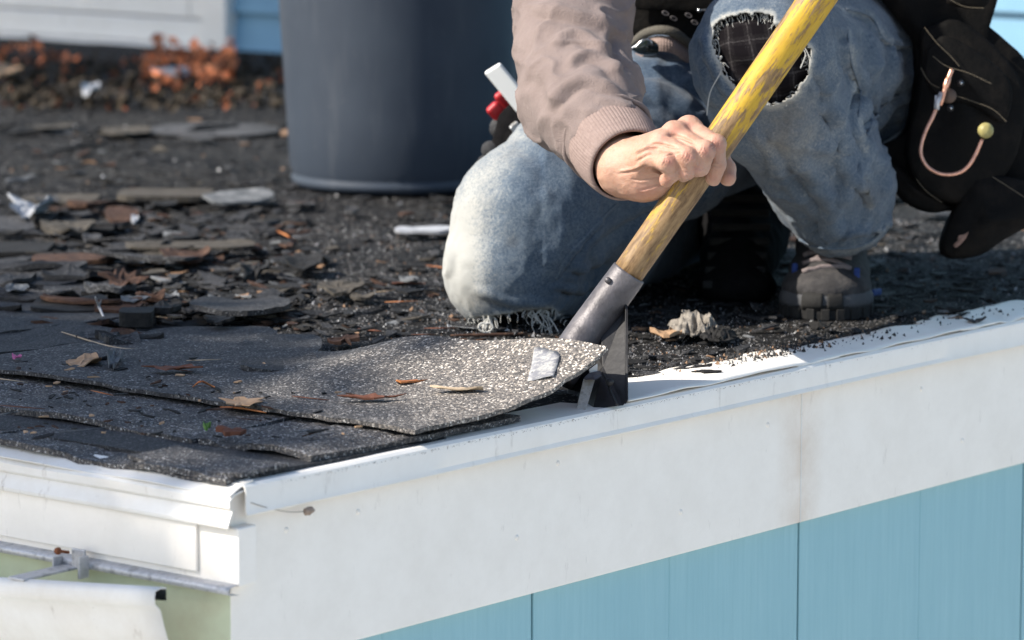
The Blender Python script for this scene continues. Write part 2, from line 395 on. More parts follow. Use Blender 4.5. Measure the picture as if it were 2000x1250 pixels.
# ---- roof deck under the shingles: tar paper with wrinkles
def zroof(x, y):
    P = np.stack([x, y, 0 * x], -1)
    z = .0030 * noise(P * [6, 2.4, 1], 1, 3, 3) + .0016 * noise(P * [34, 12, 1], 1, 9, 2)
    ramp = np.clip((x - .42) / .25, 0, 1)
    z = z * (.35 + .9 * ramp) + .0035 * ramp * np.clip(noise(P * [14, 4, 1], 1, 21, 2) * 2.4, 0, 1)
    return (z + .001) * np.clip(y / .03, 0, 1)
xs = np.concatenate([np.linspace(.004, 2.0, 330), np.linspace(2.02, 3.86, 90)]); ys = np.concatenate([np.linspace(.028, 1.2, 230), np.linspace(1.215, 4.4, 110)])
gx, gy = np.meshgrid(xs, ys, indexing='ij'); G = np.stack([gx, gy, zroof(gx, gy)], 2)
V, Fq = sheet(G, .012, z_)
def esplit(o, deg=28):
    e = o.modifiers.new('es', 'EDGE_SPLIT'); e.split_angle = math.radians(deg); return o
roof = obj('roof', (V, Fq), M['tar'], kind='structure')
setp(roof, 'dark roof surface of torn tar paper and old asphalt shingles')
# ---- shingles
def shingle(x0, y0, w, L=.305, z0=.004, th=.0042, lift=None, seed=0, mt='shingle', curl=.004, nx=9, ny=10, rag=.0025, name='shingle'):
    u = np.linspace(0, 1, nx); v = np.linspace(0, 1, ny); U, Vv = np.meshgrid(u, v, indexing='ij')
    P = np.stack([U * 3 + seed, Vv * 5, 0 * U + seed * 1.3], -1)
    X = x0 + U * L; Y = y0 + Vv * w
    X = X + rag * noise(P * [1, 5, 1], 1, seed + 1, 2) * (1 - U) ** 2; Y = Y + .6 * rag * noise(P * [4, 1, 1], 1, seed + 2, 2)
    Z = z0 + .004 * (1 - U) + zroof(X, Y) * .6 + curl * noise(P, .8, seed + 3) * (1 - U) ** 2 + .0012 * noise(P, 3, seed + 4)
    if lift is not None: dz, dx = lift(U, Vv); Z = Z + dz; X = X + dx
    return sheet(np.stack([X, Y, Z], 2), th)
EX = .128
c3 = hitY(818, 862, -.012)[0]; c2 = hitY(640, 902, -.012)[0]; c1 = c2 - EX * .95
print('courses', c1, c2, c3)
def put_shingle(a, mt, label=None):
    o = obj('shingle', a, [M[mt]], parent=roof, smooth=False); return o
kinds = ['shingle', 'shingle', 'shingle_blue', 'shingle_blue', 'shingle']
for ci, (cx, off, z0) in enumerate(((max(c1, .004) - .01, .0, .002), (c2, .16, .0085), (c3, .0, .0145), (c3 + EX, .2, .011), (c3 + 2 * EX, .08, .006))):
    y = .004
    first = True; k = 0
    while y < 3.2:
        w = .303 if not first else (.303 - off)
        if ci == 2 and k < 2: y += w + .006; k += 1; first = False; continue      # the lifted one lies here
        if ci == 3 and (k < 3 or rnd.random() < .25): y += w + .006; k += 1; first = False; continue
        if ci == 4 and (k < 3 or rnd.random() < .45): y += w + .006; k += 1; first = False; continue
        mt = rnd.choice(kinds) if y > .5 or ci > 1 else 'shingle_warm'  # front-right courses painted lighter and warmer as if sunlit
        if ci == 1 and k == 0: mt = 'shingle_warm'
        jit = rnd.uniform(-.004, .004)
        put_shingle(shingle(cx + jit, y, w, L=.29, z0=z0, seed=ci * 40 + k, curl=.004 + .005 * rnd.random(), th=.0055, rag=.0042, nx=10, ny=16), mt)
        y += w + rnd.uniform(.004, .009); k += 1; first = False
# starter layers visible at the corner
put_shingle(shingle(.016, .006, .30, L=.2, z0=-.001, seed=301, curl=.001, rag=.004), 'shingle_warm')
put_shingle(shingle(.034, .001, .42, L=.25, z0=.0035, seed=302, curl=.002, rag=.004), 'shingle')
# ---- the shingle being prised up
def lift3(U, Vv):
    g = .5 + .5 * np.cos(np.pi * np.clip((Vv * .62 - .20) / .20, 0, 1)); g2 = np.clip(g, 0, 1)
    return (.046 - .012 * np.clip(Vv * 2.4, 0, 1)) * U ** 2.9 * g2 + .003 * np.sin(Vv * 17) * U * g2, -.020 * U ** 3 * g2
LS = dict(x0=c3, y0=-.006, w=.62, L=.305, z0=.0155)
def lifted_pt(u, v, up=0.0):
    U = np.array([[u]]); Vv = np.array([[v]]); dz, dx = lift3(U, Vv)
    return np.array([LS['x0'] + u * .305 + dx[0, 0], LS['y0'] + v * .62, LS['z0'] + .004 * (1 - u) + dz[0, 0] + up])
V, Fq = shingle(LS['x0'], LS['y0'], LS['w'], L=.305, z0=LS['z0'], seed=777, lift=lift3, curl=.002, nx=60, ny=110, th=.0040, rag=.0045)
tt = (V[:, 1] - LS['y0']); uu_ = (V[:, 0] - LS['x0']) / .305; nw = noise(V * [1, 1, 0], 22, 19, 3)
lifted = obj('lifted_shingle', (V, Fq), M['shingle_lift'], smooth=True, attrs={'worn': np.clip(1.15 - tt / .30 + .35 * nw, 0, 1) * np.clip(.35 + uu_ * 1.1, 0, 1)}, label='worn grey asphalt shingle bent up off the roof edge by the shovel blade', cat='shingle')  # worn also carries painted sunlight: brighter towards the raised right part
es = lifted.modifiers.new('es', 'EDGE_SPLIT'); es.split_angle = math.radians(50)
# ---- rake edge metal, fascia and blue wall (faces -Y)
XE = 3.86
rake = empty('rake_trim', (0, 0, -.18), 'long white fascia board and drip edge along the right roof edge above blue siding', 'roof trim')
n = 160; X = np.linspace(.0, XE, n); prof = [(.050, .0005), (.02, .001), (-.006, .0012), (-.0095, -.001), (-.0105, -.006), (-.0105, -.0215), (-.0125, -.0255), (-.0105, -.0262)]
G = np.zeros((n, len(prof), 3))
for j, (yy, zz) in enumerate(prof):
    P = np.stack([X * 3, X * 0 + j * .3, X * 0], -1)
    G[:, j] = np.stack([X, yy + .0012 * noise(P, 1, 5, 2), zz + .0012 * noise(P, 1, 6, 2)], -1)
esplit(obj('drip_edge', sheet(G, .0012, (0, 1, -1)), M['white'], rake, bevel=0))
FZ = -.165
obj('fascia_board', abox(-.0088, XE, .0, .019, FZ, -.004), M['fascia'], rake, smooth=False, bevel=.0015)
for xj in (XJ,):
    obj('board_joint', abox(xj, xj + .0016, -.0008, .003, FZ + .001, -.027), M['white_dirty'], rake, smooth=False)
for px, py in ((560, 1035), (700, 1000), (1010, 1050), (1090, 905), (1330, 1000), (1500, 830), (1880, 860), (1800, 760)):
    obj('nail_head', lathe(hitY(px, py, -.0005), [(0, .0008), (.0022, .0005), (.0028, -.0005)], 10, (0, -1, 0)), M['fascia'], rake)
mb = hitY(601, 999, -.012); s = SDF(mb - .02, mb + .02, .001); s.ell(mb, (.005, .004, .0035), 0); s.ell(mb + [.004, 0, .001], (.0035, .003, .003), .001); V_, Q_ = s.mesh(); V_ = V_ + vnormals(V_, Q_) * (.0012 * noise(V_, 400, 3, 2))[:, None]
obj('mud_bit', (V_, Q_), mat('dried_mud', [(.22, .16, .12), (.36, .28, .22)], 300, .9, .6, 500), rake)
obj('scratch', tube(smoothline([hitY(490, 982, -.0115), hitY(530, 994, -.0115), hitY(566, 1000, -.0115), hitY(596, 999, -.0115)], 5), .00045, 5), mat('scratch_grime', [(.35, .31, .27)], rough=.8), rake)
# white metal flashing pieces lying on the rake top
def flash(px0, py0, px1, py1, wy, hump, seed, sk=0.0):
    a = hitY(px0, py0, -.007)[0]; b = hitY(px1, py1, -.007)[0]; m = 50; k = 9
    U, Vv = np.meshgrid(np.linspace(0, 1, m), np.linspace(0, 1, k), indexing='ij')
    Wd = wy * (1 - .75 * np.clip((U - .72) / .28, 0, 1) ** 1.6 * sk) * (1 - .5 * np.clip((.12 - U) / .12, 0, 1))
    Xx = a + (b - a) * U; Y = -.007 + Wd * Vv; P = np.stack([U * 4 + seed, Vv * 1.5, U * 0], -1)
    Z = .0030 + hump * np.sin(np.pi * (Vv * .8 + .12)) * (.6 + .5 * noise(P, 1, seed)) + .0018 * noise(P, 2, seed + 1)
    o = obj('flashing_strip', sheet(np.stack([Xx, Y, Z], 2), .0012), M['white'], rake, smooth=True)
flash(1228, 797, 1640, 712, .085, .006, 11, 0.0); flash(1560, 728, 1945, 652, .075, .011, 17, 1.0); flash(1880, 664, 2060, 636, .080, .008, 23); flash(2050, 640, 2600, 560, .07, .008, 29)
# blue grooved siding below
wall = empty('blue_wall', (1.9, .03, -2.9), 'light blue grooved wood siding below the white fascia', 'wall')
seams = [hitY(px, 1190 - (px - 1040) * .26 + 30, .0105)[0] for px in (520, 1040, 1560, 2080)]
step = seams[2] - seams[1]; print('seams', seams)
xb = [seams[1] + step * k for k in range(-3, 11)]
for a, b in zip(xb[:-1], xb[1:]):
    obj('siding_panel', abox(max(a, .03) + .0018, min(b, XE) - .0018, .0105, .030, -2.88, FZ + .006), M['blue'], wall, smooth=False, bevel=.001) if min(b, XE) > max(a, .03) + .02 else None
    for q in (.5,):
        xg = a + (b - a) * (.5 + rnd.uniform(-.03, .03))
        if .04 < xg < XE: obj('board_joint', abox(xg, xg + .0013, .0101, .012, -2.88, FZ + .002), M['blue'], wall, smooth=False)
obj('wall_core', abox(.035, XE, .032, 4.4, -2.88, -.03), M['rot'], wall, smooth=False)
for k in range(9):
    obj('siding_panel', abox(.0125, .032, .034 + k * .42, .034 + k * .42 + .416, -2.88, -.303), M['blue'], wall, smooth=False, bevel=.001)
# ---- eave side (faces -X)
eave = empty('eave_trim', (0, 1.0, -.2), 'white eave fascia with bent metal drip edge above pale green board', 'roof trim')
YE = 2.6
Y = np.linspace(-.008, YE, 150)
# upper bent metal: top flap edge wavy, lip
prof = [(.10, .000, 0), (.010, -.002, .3), (-.010, -.005, 1), (-.0155, -.010, 1), (-.016, -.017, .4), (-.0125, -.0195, .2), (-.0185, -.032, .2), (-.0185, -.0345, .1), (-.0165, -.035, .1)]
G = np.zeros((len(Y), len(prof), 3))
wave = noise(np.stack([Y * 5, Y * 0, Y * 0], -1), 1, 44, 2)
for j, (xx, zz, wv) in enumerate(prof):
    G[:, j] = np.stack([xx - .006 * wv * (wave + .3), Y, zz + .005 * wv * wave], -1)
esplit(obj('drip_edge', sheet(G, .0012, (1, 0, -1)), M['white_dirty'], eave))
# bent-out metal flap lying over the eave, and the tan layered shingle edge curling over the corner
ya, yb = hitX(455, 940, -.012)[1], hitX(-60, 860, -.012)[1]
U, Vv = np.meshgrid(np.linspace(0, 1, 70), np.linspace(0, 1, 8), indexing='ij'); yy = ya + (yb - ya) * U; nz = noise(np.stack([yy * 7, Vv * .7, 0 * U], -1), 1, 91, 2)
esplit(obj('bent_flap', sheet(np.stack([.014 - .034 * Vv - .006 * nz * Vv, yy, .0045 + .0055 * nz * Vv - .0065 * Vv ** 2], 2), .0011), M['white_dirty'], eave), 40)
for q, (p0, p1, x0, z0) in enumerate((((452, 926), (290, 876), -.002, .0075), ((470, 930), (250, 872), .004, .0115))):
    y0, y1 = hitX(*p0, x0)[1], hitX(*p1, x0)[1]; U, Vv = np.meshgrid(np.linspace(0, 1, 40), np.linspace(0, 1, 6), indexing='ij'); yy = y0 + (y1 - y0) * U; nz = noise(np.stack([yy * 22, Vv * 2, 0 * U + q], -1), 1, 93, 3)
    obj('shingle', sheet(np.stack([x0 - .006 * np.sin(np.pi * U) - .003 * nz + (.06) * Vv, yy, z0 + .002 * nz * (1 - Vv) - .004 * (1 - Vv) ** 2 * np.sin(np.pi * U)], 2), .0035), M['shingle_warm'], roof, smooth=False)
obj('fascia_board', abox(-.0115, .012, -.0125, YE, -.0860, -.034), M['fascia'], eave, smooth=False, bevel=.0015)
obj('fascia_cap', abox(-.0150, -.0118, .035, YE, -.078, -.030), M['fascia'], eave, smooth=False, bevel=.001)
prof = [(-.010, -.0835), (-.022, -.0850), (-.0235, -.0870), (-.0235, -.0905), (-.0215, -.0915), (-.010, -.0930)]
G = np.array([[(xx, y + (-.004 if y < 0 else 0), zz) for xx, zz in prof] for y in Y])
obj('metal_channel', sheet(G, .001, (1, 0, 0)), M['galv'], eave)
obj('green_board', abox(-.0095, .012, .0008, YE, -.30, -.0935), M['green'], eave, smooth=False)
# ---- gutter, hanging lower in front of the green board
def gp(px, py, x): return hitX(px, py, x)
e1 = gp(331, 1146, -.075); e0 = gp(-300, 1108, -.075)
gut = empty('gutter', (-.06, e1[1], e1[2] - .1), 'loose white gutter end hanging below the green board', 'gutter')
ys = np.linspace(e1[1], e0[1] + .9, 40); sl = (e0[2] - e1[2]) / (e0[1] - e1[1])
prof = [(-.079, -.010, ), (-.079, .0), (-.0845, .0015), (-.092, .0), (-.093, -.006), (-.0925, -.0125), (-.0895, -.015), (-.086, -.019), (-.083, -.03), (-.078, -.045), (-.064, -.062), (-.056, -.075), (-.0555, -.092)]
G = np.array([[(xx, y + (-zz * .14 if zz > -.03 else .0042 - (zz + .03) * .02) * + max(0, xx + .066) * 3.0, e1[2] + sl * (y - e1[1]) + zz) for xx, zz in prof] for i, y in enumerate(ys)])
obj('trough', sheet(G, .0014, (0, 0, 1)), M['white_dirty'], gut)
# hidden-hanger bracket with rusty screw
bx = gp(140, 1100, -.024)
br = [box((-.055, bx[1], bx[2] - .003), AX, (.075, .020, .0022)), box((-.0265, bx[1] - .012, bx[2] + .006), AX, (.003, .016, .018)), box((-.030, bx[1] - .021, bx[2]), AX, (.012, .003, .02)), box((-.03, bx[1] + .012, bx[2] + .0), AX, (.012, .0025, .012))]
bo = obj('bracket', join(br), M['galv'], gut, smooth=False, bevel=.0008)
sc = gp(112, 1076, -.045)
obj('screw', join([lathe(sc, [(0, .002), (.0026, .0018), (.0034, 0), (.0034, -.002), (.0015, -.003), (.0015, -.014), (0, -.016)], 14, (-1, 0, .25))]), M['rust'], gut)
# bits on the eave: fly/dirt lumps
# ---- back wall of the house, with white window unit
XW = hitZ(470, 100)[0] + .02; print('XW', XW)
back = empty('back_wall', (XW, 2, 0), 'blurred blue clapboard house wall behind the roof', 'wall')
M['dark_wood'] = M['rot']
zb = hitX(505, 100, XW)[2]; zs = [hitX(510, 26, XW)[2]]; ex = zs[0] - zb; print('clap', zb, ex)
yw = hitX(462, 60, XW)[1]; yl = hitX(415, 60, XW)[1]
k = 0; z = zb
while z < 2.2:
    y1 = 6 if z > 1.6 else yw
    G = np.array([[(XW - .012 - .0, y, z), (XW + .004, y, z + ex + .012)] for y in np.linspace(-3.2, y1, 12)])
    obj('clapboard', sheet(G, .012, (-1, 0, 0)), M['blue_back'], back, smooth=False); z += ex
obj('sill_board', abox(XW - .004, XW + .02, -3.2, 6, -.02, zb + .004), M['rot'], back, smooth=False)
obj('sheathing', abox(XW + .02, XW + .1, -3.2, 6, -.05, 2.2), M['rot'], back, smooth=False)
win = empty('window', (XW, yl + .6, .02), 'white window with wide sill at the left of the blurred back wall', 'window')
z_s0 = hitX(410, 122, XW)[2]; z_s1 = hitX(410, 84, XW)[2]; z_g = hitX(410, 36, XW)[2]
obj('jamb', abox(XW - .035, XW + .02, yl, yw, hitX(440, 96, XW)[2], 1.6), M['fascia'], win, smooth=False, bevel=.003)
obj('sill', abox(XW - .055, XW + .02, yl + .0, 4.4, z_s0, z_s1 - .004), M['fascia'], win, smooth=False, bevel=.004)
obj('lower_rail', abox(XW - .028, XW + .02, yl + .002, 4.4, z_s1 - .002, z_g - .004), M['white'], win, smooth=False, bevel=.004)
sash = obj('sash', join([abox(XW - .018, XW + .02, yl + .006, yl + .05, z_g, 1.55), abox(XW - .018, XW + .02, yl + .052, 4.4, z_g, z_g + .16)]), M['white'], win, smooth=False, bevel=.003)
obj('pane', abox(XW - .004, XW + .01, yl + .05, 4.4, z_g + .162, 1.5), M['glass'], win, smooth=False)
# ================================================================== PERSON
def b_denim(nt, B, geo):
    g = N(nt); P = geo.outputs['Position']; fade_lit = g.attr('fade_lit'); dirt = g.attr('dirt')
    tw = g.noise(g.map(P, (1, 1, 1)), 900, 3, .8); tw2 = g.noise(P, 330, 4, .8); big = g.noise(P, 22, 5, .65)
    f = g.math('ADD', fade_lit, g.math('MULTIPLY', g.math('SUBTRACT', big, .5), .55)); f = g.math('ADD', f, g.math('MULTIPLY', g.math('SUBTRACT', tw2, .5), .95))
    f = g.math('ADD', f, g.math('MULTIPLY', g.math('SUBTRACT', tw, .5), .75))
    c = g.ramp(f, [(0, (0.01184, 0.02072, 0.0407)), (.35, (0.03848, 0.0629, 0.0999)), (.65, (0.111, 0.1406, 0.1739)), (1, (0.3404, 0.3404, 0.3182))])
    c = g.mix(g.math('MULTIPLY', dirt, g.ramp(big, [(.3, .3), (.7, 1.0)])), c, (.16, .135, .10))
    g.l(c, B.inputs['Base Color']); B.inputs['Roughness'].default_value = .92; B.inputs['Specular IOR Level'].default_value = .12
    B.inputs['Sheen Weight'].default_value = .15
    g.bump(B, g.math('ADD', g.math('MULTIPLY', tw2, 1.0), tw), .75, .0009)
M['denim'] = mat('faded_denim', build=b_denim)
def b_fleece(nt, B, geo):
    g = N(nt); P = geo.outputs['Position']; a = g.noise(P, 700, 3, .7); b = g.noise(P, 30, 4)
    c = g.ramp(b, [(.3, (0.162, 0.125, 0.113)), (.7, (0.214, 0.168, 0.153))]); c = g.mix(g.ramp(a, [(.4, 0.0), (.8, .35)]), c, (0.24, 0.192, 0.176))
    g.l(c, B.inputs['Base Color']); B.inputs['Roughness'].default_value = .95; B.inputs['Specular IOR Level'].default_value = .1; B.inputs['Sheen Weight'].default_value = .08
    g.bump(B, g.math('ADD', a, g.math('MULTIPLY', g.noise(P, 160, 5, .75), 1.6)), .8, .0012)
M['fleece'] = mat('taupe_sweatshirt', build=b_fleece)
M['rib'] = mat('ribbed_cuff_knit', [(0.184, 0.136, 0.12), (0.248, 0.188, 0.168)], 200, .95, .3, 500, spec=.1)
def b_skin(nt, B, geo):
    g = N(nt); P = geo.outputs['Position']; pk = g.attr('pink'); a = g.noise(P, 60, 5, .6); b = g.noise(P, 600, 3); vo = g.n('TexVoronoi'); vo.inputs['Scale'].default_value = 900; g.l(P, vo.inputs[0])
    c = g.ramp(a, [(.3, (0.368, 0.204, 0.14)), (.7, (0.464, 0.288, 0.208))]); c = g.mix(pk, c, (0.4, 0.136, 0.104)); c = g.mix(g.ramp(b, [(.68, 0.0), (.78, .4)]), c, (0.32, 0.176, 0.128))
    c = g.mix(g.attr('grime'), c, (.22, .14, .11))
    g.l(c, B.inputs['Base Color']); B.inputs['Roughness'].default_value = .5; B.inputs['Specular IOR Level'].default_value = .35
    B.inputs['Subsurface Weight'].default_value = .25; B.inputs['Subsurface Radius'].default_value = (.012, .004, .002); B.inputs['Subsurface Scale'].default_value = .5
    g.bump(B, g.math('ADD', vo.outputs['Distance'], g.math('MULTIPLY', g.noise(P, 240, 4, .7), 1.6)), .5, .0006)
M['skin'] = mat('skin', build=b_skin)
def b_plaid(nt, B, geo):
    g = N(nt); P = geo.outputs['Position']; mp = g.n('Mapping'); mp.vector_type = 'TEXTURE'; g.l(P, mp.inputs[0])
    dr = g.n('VectorMath', operation='DOT_PRODUCT'); dr.inputs[1].default_value = tuple(r_ + .15 * U_); g.l(P, dr.inputs[0])
    du = g.n('VectorMath', operation='DOT_PRODUCT'); du.inputs[1].default_value = tuple(U_ - .15 * r_); g.l(P, du.inputs[0])
    def line(v, per, w): 
        x = g.math('FRACT', g.math('MULTIPLY', v, 1 / per)); return g.math('LESS_THAN', g.math('ABSOLUTE', g.math('SUBTRACT', x, .5)), w)
    wb = g.math('MULTIPLY', g.math('SUBTRACT', g.noise(P, 30, 3), .5), .010); a, b = g.math('ADD', dr.outputs['Value'], wb), g.math('SUBTRACT', du.outputs['Value'], wb)
    l = g.math('ADD', g.math('MULTIPLY', g.math('ADD', line(a, .021, .04), line(b, .021, .04)), .5), g.math('MULTIPLY', g.math('ADD', line(a, .021, .22), line(b, .021, .22)), .12))
    n = g.noise(P, 500, 4, .8); l = g.math('MULTIPLY', l, g.ramp(n, [(.35, .1), (.6, 1.0)]))
    c = g.mix(l, (.006, .005, .006), (.06, .055, .055)); c = g.mix(g.ramp(n, [(.66, 0.0), (.7, .5)]), c, (.12, .12, .12))
    g.l(c, B.inputs['Base Color']); B.inputs['Roughness'].default_value = .95; B.inputs['Specular IOR Level'].default_value = .05; g.bump(B, n, .4, .0008)
M['plaid'] = mat('black_plaid_flannel', build=b_plaid)
M['black_cloth'] = mat('black_cloth', [(.003, .003, .0035), (.008, .0075, .008)], 80, .95, .5, 200, spec=.1)
M['leather'] = mat('black_leather', [(.003, .003, .003), (.004, .0037, .0035), (.011, .009, .0075)], 24, .72, .6, 120, spec=.1)
M['thread'] = mat('frayed_thread', [(.30, .30, .28), (.45, .44, .41)], 90, .95)
M['tan_thread'] = mat('tan_stitching', [(.15, .125, .09)], rough=.9)
person = empty('person', hitZ(1400, 560), 'worker kneeling in ripped jeans and taupe sweatshirt, gripping the yellow shovel handle', 'person')

# ---- jeans
lo = Cm(1000, 625, 3.9) * 0 + [-.14, -.05, 3.95]; hi = [.56, .56, 5.02]
Jp = dict(
    thighR=([(990, 520, 4.225), (1032, 432, 4.24), (1150, 345, 4.32), (1290, 262, 4.42), (1420, 200, 4.55)], [.066, .079, .089, .094, .1]),
    shinR=([(992, 528, 4.235), (1120, 500, 4.42), (1240, 455, 4.62), (1370, 415, 4.80)], [.064, .066, .060, .050]),
    thighL=([(1493, 104, 4.13), (1560, 110, 4.30), (1640, 130, 4.48), (1600, 120, 4.62)], [.070, .082, .1, .11]),
    shinL=([(1493, 108, 4.13), (1520, 200, 4.17), (1590, 300, 4.25), (1630, 372, 4.31), (1645, 402, 4.335)], [.070, .064, .063, .058, .0535]))
def jeans_sdf(h, off=0.0, only=None):
    s = SDF([-.15, -.02, 3.96], [.60, .44, 5.0], h)
    for k_, (P, R) in Jp.items():
        if only and k_ not in only: continue
        s.chain([Cm(*p) for p in P], [r - off for r in R], k=.02)
    if not only:
        s.ell(Cm(1490, 130, 4.66), (.17, .12, .12), .04)
        s.cone(Cm(1180, 450, 4.42), Cm(1090, 430, 4.33), .07 - off, .07 - off, .03)
        s.cone(Cm(1500, 220, 4.16), Cm(1565, 255, 4.24), .055, .058, .02)
        pass
    return s
s = jeans_sdf(.0034); V, Q = s.mesh(); V = relax(V, Q, 2)
P = pxof(V)
FD = [ # raised shin and thigh
    ([(1610, 55), (1650, 66), (1658, 118), (1684, 168), (1674, 216), (1664, 250), (1690, 280), (1690, 312), (1662, 350)], 12, .0055, .7),
    ([(1585, 120), (1610, 165), (1625, 225), (1630, 290)], 10, .004, .7),
    ([(1652, 18), (1700, 32), (1728, 78), (1778, 92)], 8, .004, .9), ([(1672, 252), (1710, 222), (1738, 192), (1776, 178)], 7, -.007, .9),
    ([(1694, 60), (1700, 130), (1705, 200)], 14, .004, .8), ([(1735, 110), (1730, 180), (1722, 215)], 12, .003, .8),
    ([(1664, 350), (1690, 374), (1700, 406)], 8, .006, .8), ([(1700, 300), (1722, 340), (1730, 390)], 14, .004, .5),
    ([(1450, 230), (1500, 290), (1530, 345), (1590, 420)], 14, .003, .4), ([(1540, 300), (1590, 350), (1625, 420), (1625, 460)], 22, .006, .9),
    ([(1600, 440), (1650, 455), (1710, 435)], 9, .003, .7), ([(1570, 380), (1600, 425), (1660, 440)], 12, .003, .7),
    ([(1640, 300), (1655, 350), (1640, 400)], 16, .004, .7), ([(1600, 200), (1640, 240), (1650, 300)], 14, .005, .8),
    ([(1380, 55), (1388, 110), (1412, 165), (1450, 210)], 10, .003, .6),
    # kneeling leg
    ([(1085, 545), (1105, 505), (1150, 455), (1205, 395)], 3.2, .0022, 1.1), ([(1215, 120), (1280, 135), (1360, 128)], 16, .004, .7),
    ([(1110, 520), (1150, 520), (1180, 495)], 9, .004, 1.), ([(1075, 560), (1130, 560), (1180, 540), (1235, 520)], 9, .004, 1.), ([(1150, 530), (1160, 490), (1250, 430), (1330, 400)], 14, -.006, .3),
    ([(880, 470), (882, 520), (872, 540)], 10, .004, .7), ([(925, 560), (1000, 590), (1080, 590)], 14, .003, .6), ([(1300, 130), (1370, 170), (1400, 210)], 18, .005, .8),
    ([(1250, 170), (1320, 200), (1390, 250)], 22, .004, .8), ([(1010, 250), (1060, 290), (1150, 400)], 30, .003, .5), ([(1240, 400), (1310, 380), (1380, 330)], 20, .005, .8)]
FD = [(a, w * (.72 if w > 5 else 1), h * (1.35 if a[0][0] > 1378 else 1.2), v) for a, w, h, v in FD]; V = folds(V, Q, FD); Pr = c2w(V); rg = (1 - np.abs(noise(Pr * [1, 1, 1.6], 15, 61, 2)) * 2.4).clip(0, 1) ** 2; rg2 = (1 - np.abs(noise(Pr * [1.4, 1.4, .7], 24, 64, 2)) * 2.4).clip(0, 1) ** 2; Px = pxof(V); rm = (Px[:, 0] > 1500) * np.clip((Px[:, 1] - 40) / 60, 0, 1); rk = (Px[:, 0] > 1060) & (Px[:, 0] < 1420); V = V + vnormals(V, Q) * (rg * (.0058 * rm + .0038 * rk) + rg2 * (.0028 * rm + .0012))[:, None]; Nn, fc = toward_cam(V, Q)
Pw = c2w(V); V = V + Nn * ((.0022 + .0022 * (P[:, 0] > 1500)) * noise(Pw, 28, 3, 3) + .0009 * noise(Pw, 120, 4, 2))[:, None]
P = pxof(V)
def inpoly(P, poly):
    x, y = P[:, 0], P[:, 1]; ins = np.zeros(len(P), bool); n = len(poly)
    for i in range(n):
        (x0, y0), (x1, y1) = poly[i], poly[(i + 1) % n]; c = ((y0 > y) != (y1 > y)) & (x < (x1 - x0) * (y - y0) / (y1 - y0 + 1e-9) + x0); ins ^= c
    return ins
hole1 = [(1392, 54), (1408, 40), (1440, 29), (1476, 26), (1505, 27), (1512, 47), (1541, 54), (1566, 80), (1580, 97), (1582, 126), (1566, 162), (1541, 191), (1501, 203), (1472, 194), (1429, 160), (1404, 119), (1391, 79)]
hole2 = [(918, 622), (945, 618), (1000, 610), (1050, 602), (1080, 604), (1105, 622), (1115, 660), (1060, 690), (930, 680)]
def ragged(poly, a, seed):
    L = smoothline(np.array(poly + [poly[0]], float), 8); n = noise(np.stack([L[:, 0] * .12, L[:, 1] * .12, L[:, 0] * 0], 1), 1, seed, 3); c = L.mean(0)
    return [tuple(p + unit(p - c) * a * k) for p, k in zip(L, n)]
h1 = ragged(hole1, 6, 5); h2 = ragged(hole2, 6, 6)
cen = P[Q].mean(1); dep = V[Q, 2].mean(1); fq = fc[Q].mean(1)
kill = (inpoly(cen, h1) & (dep < 4.16) & (fq > -.2)) | (inpoly(cen, h2) & (dep < 4.27))
def edge_near(P, poly, w):
    s_, _ = linedist(P, np.array(poly)); return np.exp(-(s_ / w) ** 2)
fade_lit = .44 + .10 * (P[:, 0] > 1380) * (V[:, 2] < 4.6) + .25 * np.exp(-(((P[:, 0] - 940) / 80) ** 2 + ((P[:, 1] - 470) / 140) ** 2)) + .14 * np.exp(-(((P[:, 0] - 1560) / 90) ** 2 + ((P[:, 1] - 260) / 100) ** 2))
fade_lit += .45 * np.exp(-(((P[:, 0] - 895) / 50) ** 2 + ((P[:, 1] - 560) / 110) ** 2)) + .35 * edge_near(P, [(868, 540), (885, 420), (935, 335), (1010, 255)], 55) * (V[:, 2] < 4.4) - .10 * np.clip((P[:, 0] - 1080) / 200, 0, 1) * (P[:, 1] > 120) * (V[:, 2] > 4.28) * (P[:, 0] < 1500)  # sunlit left outline of the kneeling leg painted whiter, calf behind darker
fade_lit += .55 * edge_near(P, h1, 7) * (V[:, 2] < 4.2) + .55 * edge_near(P, h2, 6) * (V[:, 2] < 4.3)
for L_ in ([(1652, 18), (1700, 32), (1728, 78), (1778, 92)], [(1658, 60), (1672, 200), (1690, 300)], [(1690, 374), (1700, 406)], [(1560, 474), (1600, 489), (1660, 490), (1700, 474), (1732, 440)]):
    fade_lit += .22 * edge_near(P, L_, 6)
dirt = .75 * np.exp(-(((P[:, 0] - 1540) / 60) ** 2 + ((P[:, 1] - 240) / 70) ** 2)) + .5 * np.exp(-(((P[:, 0] - 940) / 30) ** 2 + ((P[:, 1] - 590) / 16) ** 2)) + .5 * np.exp(-(((P[:, 0] - 1700) / 18) ** 2 + ((P[:, 1] - 385) / 25) ** 2)) + .3 * np.exp(-(((P[:, 0] - 1000) / 14) ** 2 + ((P[:, 1] - 472) / 12) ** 2)) + .5 * np.exp(-(((P[:, 0] - 1754) / 8) ** 2 + ((P[:, 1] - 235) / 10) ** 2))
o = obj('jeans', (c2w(V), Q[~kill]), M['denim'], person, attrs={'fade_lit': fade_lit, 'dirt': np.clip(dirt, 0, .9)}, label='faded blue jeans torn open at both knees')
jeans = o
